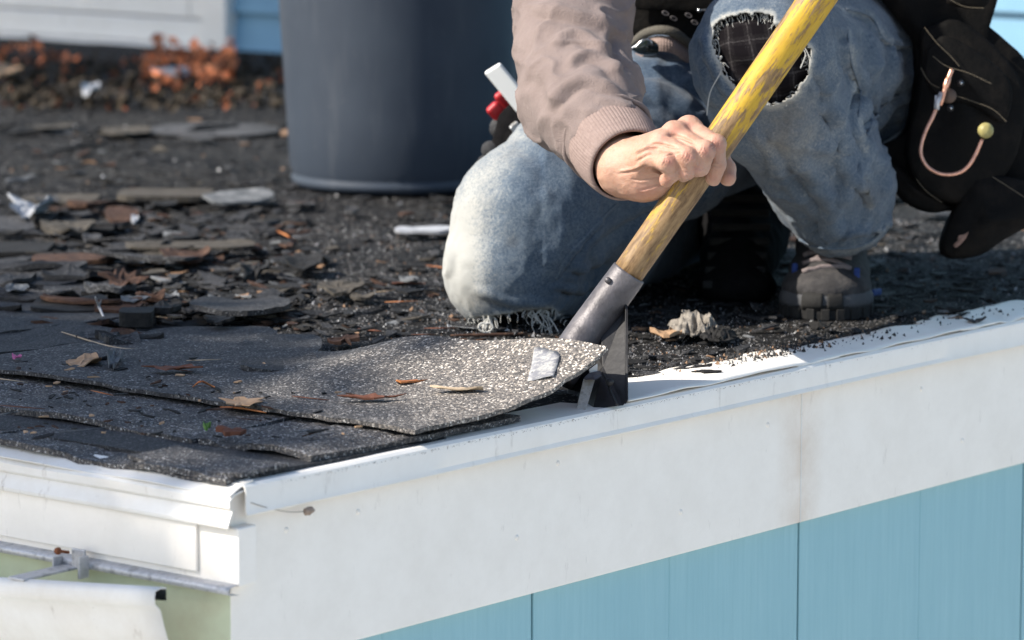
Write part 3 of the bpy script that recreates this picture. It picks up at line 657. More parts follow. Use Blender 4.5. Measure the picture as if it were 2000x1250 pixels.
def seam(L, mt='denim', r=.0013, off=.0006, side=0):
    pts = []
    for q in smoothline(np.array(L, float), 8):
        dd = np.hypot(P[:, 0] - q[0] - side, P[:, 1] - q[1]); m = dd < 4.5
        if m.any(): pts.append(Cm(q[0] + side, q[1], V[m, 2].min() - off))
    pts = np.array(pts); k = np.ones(3) / 3; pts[1:-1, 2] = (pts[:-2, 2] + pts[1:-1, 2] + pts[2:, 2]) / 3
    T_ = tube(pts, r, 6); return obj('seam', (c2w(T_[0]), T_[1]), M[mt], o, attrs={'fade_lit': np.full(len(T_[0]), .55), 'dirt': np.zeros(len(T_[0]))} if mt == 'denim' else None)
seam([(1086, 545), (1105, 505), (1150, 455), (1205, 397)]); seam([(1652, 18), (1700, 32), (1728, 78), (1778, 92)], r=.0018); seam([(1655, 60), (1662, 118), (1680, 180), (1676, 230)], r=.0014)
seam([(1562, 468), (1600, 483), (1660, 484), (1700, 470), (1728, 442)], r=.0020); seam([(1694, 262), (1712, 224), (1738, 195), (1774, 180)], r=.0016)
sm = o.modifiers.new('th', 'SOLIDIFY'); sm.thickness = .0016; sm.offset = -1
# plaid lining showing through the torn knees
s = SDF([.20, .14, 3.99], [.42, .42, 4.35], .004); s.chain([Cm(1493, 106, 4.134), Cm(1520, 190, 4.17), Cm(1560, 250, 4.22)], [.0662, .0615, .056], .02); s.chain([Cm(1493, 106, 4.134), Cm(1560, 110, 4.3)], [.0655, .07], .02)
V, Q = s.mesh(); V = folds(V, Q, [([(1400, 70), (1450, 110), (1560, 100)], 14, .003, .7), ([(1420, 150), (1480, 170), (1560, 160)], 12, .003, .7)])
obj('plaid_lining', (c2w(V), Q), M['plaid'], person)
s = SDF([-.09, -.0, 4.1], [.22, .12, 4.75], .006); s.chain([Cm(992, 524, 4.236), Cm(1120, 505, 4.42), Cm(1240, 460, 4.62)], [.0600, .06, .05], .02); V, Q = s.mesh()
obj('knee_lining', (c2w(V), Q), M['black_cloth'], person)
# frayed threads round the holes
def threads(name, poly, n, d, ln, seed, center, base=None, sel=None, droop=1.0, rad=.00035):
    rr = random.Random(seed); parts = []; L = np.array(poly); cc = np.array(center)
    for _ in range(n):
        p = L[rr.randrange(len(L))]
        if sel and not sel(p): continue
        q = unit(cc - p) * ln * rr.uniform(.15, 1) ** 2.2; pts = [Cm(p[0], p[1], d(p))]; c = np.array(p, float)
        for k in range(4):
            c = c + q / 4 + np.array([rr.gauss(0, ln * .13), rr.gauss(0, ln * .1) + droop * ln * .07 * k]); pts.append(Cm(c[0], c[1], d(p) - .002 - .0015 * k * rr.random()))
        parts.append(tube(smoothline(pts, 3), rad * rr.uniform(.6, 1.5), 4, False))
    V, F = join(parts); return obj(name, (c2w(V), F), M['thread'], jeans, kind='stuff')
def dknee(p): return 4.13 - math.sqrt(max(.0708 ** 2 - ((p[0] - 1493) * .00055) ** 2 - ((p[1] - 106) * .00055) ** 2, .0004)) - .001
threads('frayed_threads', h1, 130, dknee, 15, 3, (1485, 115), droop=1.3)
threads('frayed_threads', h1, 30, dknee, 60, 4, (1390, 190), sel=lambda p: p[0] < 1412, droop=1.6, rad=.0008)
threads('frayed_threads', h1, 24, dknee, 55, 8, (1560, 120), sel=lambda p: p[0] > 1560 and p[1] < 140, rad=.0008)
def dknee2(p): return 4.225 - math.sqrt(max(.0665 ** 2 - ((p[0] - 990) * .00056) ** 2 - ((p[1] - 525) * .00056) ** 2, .0006)) + .002
threads('frayed_threads', h2, 70, dknee2, 13, 5, (1000, 660), sel=lambda p: p[1] < 630, droop=1.5)
threads('frayed_threads', [(955, 618), (960, 616), (950, 617), (962, 619)], 16, dknee2, 40, 6, (945, 680), droop=1.4, rad=.0007)
threads('frayed_threads', [(1040, 606), (1050, 604), (1060, 604)], 16, dknee2, 45, 7, (1075, 640), droop=1.2, rad=.0006)
# curl of loose yarn under the knee
t = np.linspace(0, 2 * math.pi * 1.4, 30); c0 = Cm(940, 640, 4.165)
obj('yarn_curl', tube(c2w(np.stack([c0[0] + .006 * np.cos(t) + .001 * t, c0[1] + .005 * np.sin(t), c0[2] + 0 * t], 1)), .0011, 6), M['thread'], jeans)

# ---- sweatshirt: sleeves, torso
s = SDF([-.03, .12, 3.76], [.16, .62, 4.30], .0030)
SL = [(1140, -330, 4.22, .090), (1128, -60, 4.10, .0655), (1122, 30, 4.05, .0605), (1117, 110, 4.00, .0575), (1130, 180, 3.945, .0560), (1158, 232, 3.895, .0500), (1184, 268, 3.862, .0415)]
s.chain([Cm(*p[:3]) for p in SL], [p[3] for p in SL], .012)
s.ell(Cm(1092, 210, 3.95), (.032, .04, .035), .03); s.ell(Cm(1215, 175, 3.95), (.018, .028, .03), .02)
s.cone(Cm(1225, 320, 3.80), Cm(1192, 278, 3.855), .0355, .031, .0, 'c')
V, Q = s.mesh(); V = relax(V, Q, 1)
FS = [([(1030, 20), (1094, 23), (1159, 34), (1206, 50)], 9, .0035, 1.2),
      ([(1078, 92), (1096, 76), (1125, 66), (1152, 78), (1172, 98), (1206, 110)], 9, .0060, .5),
      ([(1108, 142), (1122, 118), (1146, 106), (1168, 114), (1196, 134), (1232, 168)], 9, .0060, .5),
      ([(1072, 222), (1088, 196), (1112, 170), (1142, 156), (1180, 168), (1222, 188)], 9, .0062, .5),
      ([(1160, 195), (1200, 200), (1240, 225)], 9, .004, .8), ([(1050, 130), (1075, 160), (1085, 200)], 20, .004, .6),
      ([(1150, 40), (1200, 60), (1235, 62)], 10, .003, .8), ([(1205, 50), (1200, 100), (1228, 150)], 10, -.006, .3),
      ([(1020, 170), (1050, 200), (1062, 260)], 18, .003, .6), ([(1135, 225), (1160, 215), (1200, 218)], 12, .003, .6),
      ([(1085, 280), (1110, 300), (1140, 312)], 10, .002, .6)]
V = folds(V, Q, FS); Nn, fc = toward_cam(V, Q); Pw = c2w(V); V = V + Nn * (.0016 * noise(Pw, 22, 13, 3) + .0036 * ((1 - np.abs(noise(Pw * [1, 1, 2.0], 20, 71, 2)) * 2.6).clip(0, 1) ** 2))[:, None]
obj('sleeve', (c2w(V), Q), M['fleece'], person)
A = [unit(Cm(1228, 325, 3.80) - Cm(1190, 272, 3.862))]
def cuff(a, b, r0, r1, ribs, amp, mt, name):
    ax = unit(b - a); u = unit(np.cross(ax, [0, 0, 1.])); v = np.cross(ax, u); n = ribs * 6; m = 12; G = np.zeros((m, n + 1, 3))
    for i in range(m):
        t = i / (m - 1); c = a + (b - a) * t; r = r0 + (r1 - r0) * t + .0022 * math.sin(math.pi * t) - (.0015 if i == 0 else 0)
        for k in range(n + 1):
            th = 2 * math.pi * k / n; rr_ = r + amp * math.cos(ribs * th) * (1 if i < m - 1 else .3); G[i, k] = c + u * math.cos(th) * rr_ * 1.06 + v * math.sin(th) * rr_
    V = G.reshape(-1, 3); F = [(i * (n + 1) + k, i * (n + 1) + k + 1, (i + 1) * (n + 1) + k + 1, (i + 1) * (n + 1) + k) for i in range(m - 1) for k in range(n)]
    ob = obj(name, (c2w(V), F), mt, person); so_ = ob.modifiers.new('th', 'SOLIDIFY'); so_.thickness = .003; so_.offset = -1
    return ob
ca, cb = Cm(1188, 270, 3.866), Cm(1227, 322, 3.802)
cuff(ca, cb, .0385, .0345, 76, .0006, M['rib'], 'ribbed_cuff')
ax = unit(cb - ca); u = unit(np.cross(ax, [0, 0, 1.])); v = np.cross(ax, u)
ring = [ca + ax * .001 + (u * math.cos(t) * 1.05 + v * math.sin(t)) * (.0440 + .0008 * math.sin(t * 9)) for t in np.linspace(0, 2 * math.pi, 60)]
obj('cuff_seam', tube(c2w(ring), .0030, 8, False), M['fleece'], person)
# torso, other sleeve (above the frame)
s = SDF([-.06, .32, 3.80], [.62, 1.12, 4.86], .008)
s.ell(Cm(1480, -110, 4.62), (.165, .14, .12), .05); s.ell(Cm(1430, -420, 4.42), (.19, .22, .12), .08)
s.cone(Cm(1140, -560, 4.30), Cm(1135, -280, 4.2), .085, .075, .05); s.cone(Cm(1680, -560, 4.30), Cm(1990, -250, 4.1), .085, .062, .05); s.cone(Cm(1990, -250, 4.1), Cm(1870, -150, 3.86), .058, .040, .03)
s.ell(Cm(1400, -640, 4.34), (.11, .06, .09), .05)
V, Q = s.mesh(); Nn = vnormals(V, Q); V = V + Nn * (.006 * noise(c2w(V), 9, 15, 3))[:, None]
obj('sweatshirt', (c2w(V), Q), M['fleece'], person)
# ribbed hem and belt at the waist
hem = [Cm(*p) for p in [(1236, 92, 4.40), (1262, 72, 4.36), (1290, 66, 4.34), (1318, 72, 4.34), (1345, 92, 4.36), (1372, 112, 4.40)]]
hp = smoothline(hem, 10); G = np.zeros((6, len(hp) * 1, 3))
for i in range(6):
    for j in range(len(hp)): G[i, j] = hp[j] + np.array([0, -.002 - .0035 * i, -.004 * math.sin(i / 5 * math.pi)]) + np.array([0, 0, .0006 * (j % 2)])
V, F = sheet(c2w(G), .004, -F_); obj('ribbed_hem', (V, F), M['rib'], person, smooth=False)
obj('belt', tube(c2w([p + np.array([0, .004, -.004]) for p in hp]), .0055, 8), mat('grey_webbing', [(.06, .055, .045), (.10, .09, .075)], 300, .9, .5, 400), person)

# ---- bare hand(s), forearm, head: one skin body
def hand_sdf(h):
    s = SDF([.08, .10, 3.68], [.235, .24, 3.90], h)
    c = lambda *p: Cm(*p)
    s.cone(c(1180, 268, 3.86), c(1222, 328, 3.803), .027, .0255, .01)
    s.cone(c(1222, 328, 3.803), c(1258, 338, 3.792), .0255, .0245, .02)
    MC = [(1346, 254, 3.772), (1318, 265, 3.757), (1292, 283, 3.748), (1272, 306, 3.748)]
    PI = [(1397, 284, 3.739), (1375, 297, 3.724), (1341, 308, 3.719), (1303, 318, 3.722)]
    DI = [(1401, 322, 3.741), (1368, 327, 3.727), (1341, 334, 3.724), (1313, 339, 3.729)]
    TI = [(1393, 348, 3.751), (1360, 331, 3.745), (1335, 341, 3.743), (1302, 352, 3.738)]
    R = [(.0118, .0100, .0088, .0078), (.0118, .0102, .0090, .0078), (.0112, .0098, .0088, .0076), (.0104, .0090, .0080, .0070)]
    for i, m_ in enumerate(MC): s.cone(c(1230 + i * 2, 318 + i * 4, 3.797), c(*m_), .018, R[i][0], .012)
    for i in range(3): s.cone(c(*MC[i]), c(*MC[i + 1]), .0095, .0095, .008)
    s.ell(c(1262, 350, 3.788), (.024, .0205, .021), .012); s.ell(c(1286, 352, 3.782), (.018, .0150, .015), .010)
    s.ell(c(1300, 312, 3.785), (.025, .022, .022), .012)
    for i in range(4):
        s.cone(c(*MC[i]), c(*PI[i]), R[i][0], R[i][1], .0045)
    for i in range(4):
        s.cone(c(*PI[i]), c(*DI[i]), R[i][1], R[i][2], .0016)
        s.cone(c(*DI[i]), c(*TI[i]), R[i][2], R[i][3], .0014)
    for i in range(4):                                   # knuckle heads
        s.ell(c(*PI[i]) + np.array([.0006, .0012, -.0016]), (R[i][1] * 1.03,) * 3, .003); s.ell(c(*MC[i]) + np.array([0, .0022, -.0012]), (R[i][0] * .93,) * 3, .006)
    s.chain([c(1296, 318, 3.808), c(1360, 292, 3.815), c(1404, 308, 3.808), c(1417, 330, 3.797), c(1421, 347, 3.791)], [.015, .0125, .0105, .0100, .0086], .004)
    return s, MC, PI, DI, TI
s, MC, PI, DI, TI = hand_sdf(.00115); V, Q = s.mesh(); V = relax(V, Q, 2, .5)
FH = []
for i, (p, q) in enumerate(zip(PI, DI)):
    p = np.array(p[:2]); q = np.array(q[:2]); m_ = np.array(MC[i][:2]); dd = unit(p - m_); nn = np.array([-dd[1], dd[0]])
    for k_, off in enumerate((-8, -3, 2)): FH.append(([tuple(p + dd * off - nn * 10), tuple(p + dd * (off + 2.5)), tuple(p + dd * off + nn * 10)], 1.3, -.00045, .6))
    d2 = unit(q - p); n2 = np.array([-d2[1], d2[0]]); FH.append(([tuple(q - n2 * 11), tuple(q + d2 * 1.5), tuple(q + n2 * 11)], 1.4, -.00045, .5)); FH.append(([tuple(q + d2 * 4 - n2 * 9), tuple(q + d2 * 4 + n2 * 9)], 1.3, -.0003, .5))
FH += [([(1238, 300), (1262, 288), (1285, 285)], 3, .0012, .6), ([(1240, 318), (1262, 305), (1275, 300)], 3, -.001, .4), ([(1262, 330), (1278, 332), (1296, 340)], 2.5, -.0018, .4), ([(1232, 350), (1255, 352), (1285, 345)], 2, -.0007, .5),
       ([(1250, 372), (1272, 366), (1292, 358)], 2, -.0007, .5), ([(1270, 284), (1290, 282), (1330, 290)], 3.0, -.0012, .4), ([(1300, 262), (1330, 268), (1360, 282)], 3, -.0012, .4), ([(1290, 305), (1320, 300), (1330, 296)], 2, -.0008, .4),
       ([(1205, 335), (1235, 330), (1262, 318)], 3, .0008, .8)]
V = folds(V, Q, [(a, w, h * 1.8, v) for a, w, h, v in FH]); P = pxof(V); Nn, fc = toward_cam(V, Q)
V = V + Nn * (.0007 * noise(c2w(V), 150, 31, 3))[:, None]
pink = np.zeros(len(V))
for p in PI: pink += .55 * np.exp(-(np.hypot(P[:, 0] - p[0] - 3, P[:, 1] - p[1] + 2) / 11) ** 2)
for p in MC: pink += .4 * np.exp(-(np.hypot(P[:, 0] - p[0], P[:, 1] - p[1] + 10) / 10) ** 2)
for p in TI: pink += .3 * np.exp(-(np.hypot(P[:, 0] - p[0], P[:, 1] - p[1]) / 10) ** 2)
pink += .35 * np.exp(-(np.hypot((P[:, 0] - 1262) / 1.4, P[:, 1] - 372) / 16) ** 2) + .35 * np.exp(-(np.hypot(P[:, 0] - 1425, P[:, 1] - 345) / 12) ** 2)
grime = .5 * np.exp(-(np.hypot(P[:, 0] - 1383, P[:, 1] - 306) / 5) ** 2) + .35 * np.exp(-(np.hypot(P[:, 0] - 1426, P[:, 1] - 335) / 9) ** 2) + .25 * np.exp(-(np.hypot(P[:, 0] - 1396, P[:, 1] - 352) / 7) ** 2)
handV, handQ = V, Q
# handle line (camera frame) used to mirror the other hand
HB = Cm(1222, 540, 3.800); HT = Cm(1602, -12, 3.730); hdir = unit(HT - HB)
# second hand: mirrored across the plane of the handle and the lens axis, slid up the handle
hn = unit(np.cross(hdir, [0, 0, 1.])); V2 = handV - HB; V2 = V2 - 2 * (V2 @ hn)[:, None] * hn; V2 = V2 + HB + hdir * .40
s = SDF([-.05, .1, 3.8], [.62, 1.30, 4.9], .009)
s.ell(Cm(1400, -850, 4.24), (.078, .105, .098), .02); s.cone(Cm(1400, -760, 4.27), Cm(1420, -640, 4.38), .058, .06, .03); s.ell(Cm(1400, -830, 4.15), (.013, .022, .022), .012)
s.ell(Cm(1262, -840, 4.25), (.012, .030, .018), .006); s.ell(Cm(1540, -840, 4.25), (.012, .030, .018), .006); s.ell(Cm(1400, -770, 4.18), (.035, .02, .03), .02)
s.ell(Cm(1430, -420, 4.42), (.16, .2, .09), .05); s.ell(Cm(1480, -60, 4.62), (.13, .14, .09), .05)
s.chain([Cm(1150, -560, 4.30), Cm(1130, -60, 4.1), Cm(1120, 120, 4.0), Cm(1180, 268, 3.865)], [.055, .045, .036, .028], .03); s.chain([Cm(1680, -560, 4.3), Cm(1990, -250, 4.1), Cm(1850, -130, 3.85)], [.055, .042, .028], .03)
s.chain([Cm(1420, 160, 4.62), Cm(1150, 350, 4.32), Cm(1000, 500, 4.24), Cm(1240, 465, 4.62)], [.08, .07, .045, .04], .03); s.chain([Cm(1600, 120, 4.6), Cm(1500, 110, 4.15), Cm(1590, 300, 4.25), Cm(1640, 440, 4.42)], [.08, .05, .045, .038], .03)
V1, Q1 = s.mesh()
Vall = np.vstack([handV, V2, V1]); Qall = np.vstack([handQ, handQ[:, ::-1] + len(handV), Q1 + 2 * len(handV)]); z1 = np.zeros(len(V1))
obj('body', (c2w(Vall), Qall), M['skin'], person, attrs={'pink': np.clip(np.concatenate([pink, pink, z1]), 0, .8), 'grime': np.concatenate([grime, grime, z1])})
s = SDF([-.02, .6, 3.98], [.5, 1.2, 4.5], .008); s.ell(Cm(1400, -890, 4.26), (.088, .095, .108), .01); s.ell(Cm(1400, -840, 4.12), (.075, .08, .07), .02, 'c'); V, Q = s.mesh()
obj('hair', (c2w(V), Q), mat('brown_hair', [(.04, .025, .015), (.08, .05, .03)], 200, .8, .6, 300), person)
for sx in (-1, 1):
    e = Cm(1400 + sx * 56, -862, 4.160); ey = obj('eye', (lathe(c2w(e), [(0, .011), (.006, .009), (.009, .006), (.011, 0), (.006, -.009), (0, -.011)], 16, -F_)), mat('eye_white', [(.6, .58, .55)], rough=.3), person)
    obj('iris', lathe(c2w(e + np.array([0, 0, -.0102])), [(0, .0012), (.003, .0008), (.0048, -.0004)], 14, -F_), M['black_cloth'], ey)
    obj('eyebrow', tube(c2w(smoothline([Cm(1400 + sx * 28, -892, 4.140), Cm(1400 + sx * 58, -900, 4.142), Cm(1400 + sx * 88, -888, 4.160)], 4)), .0032, 6), M['black_cloth'], person)

obj('mouth', tube(c2w(smoothline([Cm(1358, -785, 4.150), Cm(1400, -790, 4.138), Cm(1442, -785, 4.150)], 4)), [.002, .0035, .004, .0042, .0044, .0042, .004, .0035, .002], 6), mat('lips', [(.42, .16, .13)], rough=.5), person)
# ---- shoe on the raised foot (toe towards the camera)
M['shoe'] = mat('grey_suede_shoe', [(.02, .019, .02), (.038, .036, .037), (.065, .06, .057)], 60, .9, .5, 260)
M['shoe_toe'] = mat('grey_rubber_toe', [(.045, .047, .052), (.08, .08, .084)], 60, .75, .3, 120)
M['sole'] = mat('black_rubber', [(.008, .008, .008), (.02, .019, .018)], 80, .8, .4, 120)
M['lace'] = mat('brown_lace', [(.14, .11, .11), (.2, .17, .165)], 300, .9, .5, 500)
M['bluebit'] = mat('blue_webbing', [(.01, .03, .13), (.02, .045, .18)], 200, .7)
gc = hitZ(1612, 628); fd = unit(f_ * 1.0 + r_ * .10); rt = np.cross(fd, z_)          # foot points at the camera
shoe = empty('shoe', gc + fd * .12, ); shoe.parent = person; shoe.location = Vector(gc + fd * .12 - LOC['person']); LOC[shoe.name] = gc + fd * .12
def sh_(x, y, z): return gc + rt * x + fd * y + z_ * z   # x right, y back, z up
s = SDF([-.08, -.02, -.01], [.08, .34, .19], .0028)
s.ell((0, .060, .031), (.051, .056, .0255), .01); s.ell((0.002, .13, .040), (.047, .085, .030), .02); s.ell((.002, .22, .055), (.042, .075, .050), .02); s.cone((.003, .135, .050), (.010, .20, .150), .033, .038, .015)
s.cone((0, .02, -.03), (0, .3, -.03), .045, .045, .002, 'c')
FG = s.F.copy()
def top_z(x, y):
    i = int(round((x - s0.lo[0]) / s0.h)); j = int(round((y - s0.lo[1]) / s0.h)); w = np.where(FG[i, j, :28] < 0)[0]; return s0.lo[2] + (w[-1] * s0.h if len(w) else .05)
def front_y(x, z):
    i = int(round((x - s0.lo[0]) / s0.h)); k = int(round((z - s0.lo[2]) / s0.h)); col = FG[i, :, k]; w = np.where(col < 0)[0]
    return s0.lo[1] + (w[0] * s0.h if len(w) else .12)
s0 = s
V, Q = s.mesh(); V = relax(V, Q, 1)
V = V + vnormals(V, Q) * (.0012 * noise(V, 60, 5, 3))[:, None]
toS = lambda A: gc + np.asarray(A)[:, :1] * rt + np.asarray(A)[:, 1:2] * fd + np.asarray(A)[:, 2:] * z_
obj('upper', (toS(V), Q), M['shoe'], shoe)
def toecurve(z, r, y0=.063, w=.0525, l=.058, a0=-1.35, a1=1.35, n=24): return [(math.sin(t) * (w + r), y0 - math.cos(t) * (l + r), z) for t in np.linspace(a0, a1, n)]
# rubber toe cap wraps the front, two dark bumper patches, sole slab with lugs
prof = [(.001, .012), (.0025, .018), (.0018, .026), (-.003, .033), (-.010, .039), (-.018, .043)]
G = np.array([toecurve(z, r) for r, z in prof]); obj('toe_cap', sheet(toS(G.reshape(-1, 3)).reshape(G.shape), .003), M['shoe_toe'], shoe)
for a0, a1 in ((-.50, -.06), (.04, .36)):
    G = np.array([toecurve(z, r + .0022, a0=a0, a1=a1, n=10) for r, z in prof[:4]]); obj('toe_bumper', sheet(toS(G.reshape(-1, 3)).reshape(G.shape), .003), M['sole'], shoe)
sol = [(math.sin(t) * .053, .063 - math.cos(t) * .0605) for t in np.linspace(-1.57, 1.57, 24)] + [(.050, .14), (.045, .2), (.042, .27), (.03, .30), (-.03, .30), (-.042, .27), (-.045, .2), (-.050, .14)]
V, F = plate(toS([(a, b, .018) for a, b in sol]), z_, .0165); obj('sole', (V, F), M['sole'], shoe, smooth=False)
for k_ in range(9):
    t = -1.3 + 2.6 * k_ / 8; p = sh_(math.sin(t) * .052, .063 - math.cos(t) * .060, .007); dirv = unit(p - sh_(0, .063, .007)); obj('lug', box(p, (dirv, np.cross(z_, dirv), z_), (.006, .010, .013)), M['sole'], shoe, smooth=False, bevel=.001)
# laces across the tongue
for zz, yy, sl_ in ((0, .040, .006), (0, .055, -.008), (0, .070, .008), (0, .086, -.008), (0, .102, .010)):
    pts = [sh_(x, yy + sl_ * x / .03, top_z(x, yy + sl_ * x / .03) + .0022) for x in np.linspace(-.027, .027, 9)]
    obj('lace', tube(pts, .0032, 7), M['lace'], shoe)
for x, z0 in ((-.036, .052), (.034, .050)):
    obj('lace_loop', box(sh_(x, front_y(x * .8, z0) + .004, z0), (rt, fd, z_), (.007, .005, .013)), M['bluebit'], shoe, smooth=False, bevel=.002)
obj('side_accent', box(sh_(.056, .10, .020), (unit(rt + fd * -.2), unit(fd + rt * .2 - z_ * .1), z_), (.004, .045, .008)), M['bluebit'], shoe, smooth=False, bevel=.002)
# ---- boot of the kneeling leg, toes on the roof, dark sole towards us
gb = hitZ(1440, 588)
boot = empty('boot', gb); boot.parent = person; boot.location = Vector(gb - LOC['person']); LOC[boot.name] = gb
s = SDF([.20, -.02, 4.25], [.42, .22, 4.95], .0045)
B0 = w2c(gb + z_ * .045)
s.chain([Cm(1435, 545, 4.47), Cm(1455, 450, 4.62), Cm(1440, 380, 4.75), Cm(1400, 400, 4.85)], [.040, .050, .050, .05], .02); s.ell(Cm(1440, 560, 4.44), (.045, .022, .04), .02)
V, Q = s.mesh(); V = V + vnormals(V, Q) * (.004 * noise(c2w(V), 40, 8, 3))[:, None]
obj('upper', (c2w(V), Q), M['black_cloth'], boot)
for k_ in range(7):
    a = Cm(1432 + 4 * k_ - (k_ > 4) * 6 * (k_ - 4), 556 - 28 * k_, 4.415 + .022 * k_); obj('lug', box(c2w(a), (r_, U_, F_), (.070, .009, .008)), M['sole'], boot, smooth=False, bevel=.002)
# ================================================================== SHOVEL
def b_handle(nt, B, geo):
    g = N(nt); P = geo.outputs['Position']; t = g.attr('along'); hd = hdir @ RM
    dt = g.n('VectorMath', operation='DOT_PRODUCT'); dt.inputs[1].default_value = tuple(hd); g.l(P, dt.inputs[0])
    sc = g.n('VectorMath', operation='SCALE'); sc.inputs[0].default_value = tuple(hd); m = g.math('MULTIPLY', dt.outputs['Value'], -.82); g.l(m, sc.inputs[3])
    ad = g.n('VectorMath', operation='ADD'); g.l(P, ad.inputs[0]); g.l(sc.outputs[0], ad.inputs[1]); S = ad.outputs[0]
    n1 = g.noise(S, 55, 6, .7); n2 = g.noise(S, 240, 5, .75); n3 = g.noise(S, 190, 5, .75)
    wood = g.ramp(n2, [(.3, (0.068, 0.0384, 0.0176)), (.5, (0.2, 0.124, 0.06)), (.7, (0.336, 0.228, 0.116))]); yel = g.ramp(n3, [(.3, (0.368, 0.216, 0.016)), (.7, (0.496, 0.32, 0.032))])
    # paint survives towards the top, worn to wood near the socket
    w = g.math('ADD', g.math('ADD', t, g.math('MULTIPLY', g.math('SUBTRACT', n1, .5), 1.6)), g.math('MULTIPLY', g.math('SUBTRACT', n3, .5), 1.0)); f = g.ramp(w, [(.22, 0.0), (.34, 1.0)])
    c = g.mix(f, wood, yel); c = g.mix(g.ramp(n2, [(.60, 0.0), (.68, .75)]), c, (.16, .09, .03)); c = g.mix(g.ramp(n3, [(.64, 0.0), (.70, .6)]), c, (.10, .06, .03)); c = g.mix(g.ramp(n1, [(.55, 0.0), (.68, .55)]), c, (.20, .12, .06))
    g.l(c, B.inputs['Base Color']); B.inputs['Roughness'].default_value = .5; g.bump(B, g.math('ADD', n2, n3), .45, .0008)
M['handle'] = mat('worn_yellow_handle', build=b_handle)
M['steel'] = mat('grey_scuffed_steel', [(.035, .032, .034), (.08, .073, .077), (.15, .138, .142)], 30, .5, .35, 160, spec=.5, metal=.3)
M['steel_dark'] = mat('dark_steel_plate', [(.008, .008, .009), (.022, .021, .022)], 40, .55, .3, 120, spec=.4, metal=.2)
M['bare_steel'] = mat('bare_worn_steel', [(.30, .28, .25), (.55, .53, .5), (.42, .36, .28)], 120, .55, .4, 260, metal=.3)
base = hitZ(1150, 800)
shovel = empty('roofing_shovel', base, 'yellow handled roofing shovel with grey steel socket wedged under the lifted shingle', 'shovel')
n = 60; T = np.linspace(0, 1, n); end = HB + hdir * 1.12; pts = [HB + (end - HB) * t + np.array([.0008, 0, .0008]) * math.sin(t * 9) for t in T]
V, F = tube(c2w(pts), [.0157 + .0030 * min(1, t * 2.0) for t in T], 28)
obj('handle', (V, F), M['handle'], shovel, attrs={'along': np.concatenate([np.full(28, t * 1.6 - .02) for t in T])})
sp = [Cm(1229, 532, 3.7985), Cm(1212, 556, 3.800), Cm(1180, 600, 3.800), Cm(1148, 645, 3.797), Cm(1118, 690, 3.792), Cm(1085, 735, 3.785)]
P = smoothline(sp, 6); V, F = tube(c2w(P), np.interp(np.linspace(0, 1, len(P)), [0, .12, .5, 1], [.0178, .0182, .0188, .0205]), 28); obj('socket', (V, F), M['steel'], shovel, bevel=0)
rv = Cm(1187, 547, 3.7835); obj('rivet', lathe(c2w(rv), [(0, .0022), (.0022, .0016), (.0032, 0), (.0032, -.004)], 12, -F_), M['steel'], shovel)
# blade runs under the shingle; heel plate stands behind it
bl = [hitZ(840, 745, .02), hitZ(1110, 800, .016), Cm(0, 0, 1) * 0, Cm(0, 0, 1) * 0]
pA = c2w(Cm(1060, 700, 3.80)); pB = c2w(Cm(1165, 712, 3.83)); b0 = lifted_pt(.25, .10, -.010); b1 = lifted_pt(.25, .42, -.010); b2 = lifted_pt(.93, .34, -.012); b3 = lifted_pt(.93, .06, -.012)
obj('blade', plate([b0, b1, b2, b3], z_, .0018), M['steel_dark'], shovel, smooth=False)
def pl(pts, d, th, name, m_, bev=.0006):
    return obj(name, plate([c2w(Cm(*p, dd)) for p, dd in zip(pts, d)], -F_, th), m_, shovel, smooth=False, bevel=bev)
dB = float(w2c(hitZ(1200, 792, .004))[2]); print('dB', dB, w2c(hitY(1130, 815, -.010))[2])
pl([(1172, 610), (1216, 598), (1224, 596), (1225, 782), (1217, 792), (1196, 794), (1158, 800), (1100, 800), (1120, 720), (1150, 670)], [3.80, 3.80, 3.80, dB, dB, dB, dB, 3.79, 3.80, 3.81], .0028, 'heel_plate', M['steel_dark'])
pl([(1221, 594), (1226, 596), (1227, 781), (1221, 790)], [3.790, 3.790, dB - .004, dB - .004], .010, 'heel_flange', M['steel_dark'], .0008)
pl([(1178, 660), (1200, 640), (1215, 700), (1190, 735)], [3.795, 3.795, 3.785, 3.785], .004, 'stiffening_rib', M['steel_dark'])
# fulcrum: bright worn foot and folded strap
pl([(1140, 740), (1162, 741), (1141, 812), (1134, 820), (1122, 816)], [dB + .02, dB + .02, dB - .018, dB - .02, dB - .018], .012, 'fulcrum_foot', M['bare_steel'], .0008)
pl([(1141, 738), (1152, 728), (1172, 724), (1178, 732), (1164, 742), (1142, 742)], [dB + .02, dB + .026, dB + .026, dB + .012, dB + .01, dB + .01], .010, 'fulcrum_cap', M['steel'], .001)
obj('fulcrum_strap', tube(c2w(smoothline([Cm(1176, 728, dB + .014), Cm(1186, 745, dB + .006), Cm(1193, 765, dB - .002), Cm(1206, 792, dB - .010)], 5)), .0013, 6), M['steel_dark'], shovel)
obj('fulcrum_pin', lathe(c2w(Cm(1191, 746, dB - .002)), [(0, .003), (.003, .002), (.004, 0), (.004, -.006)], 12, -F_), M['steel_dark'], shovel)
pl([(1150, 722), (1167, 710), (1167, 740), (1153, 733)], [dB + .03] * 4, .003, 'worn_edge', M['white'])
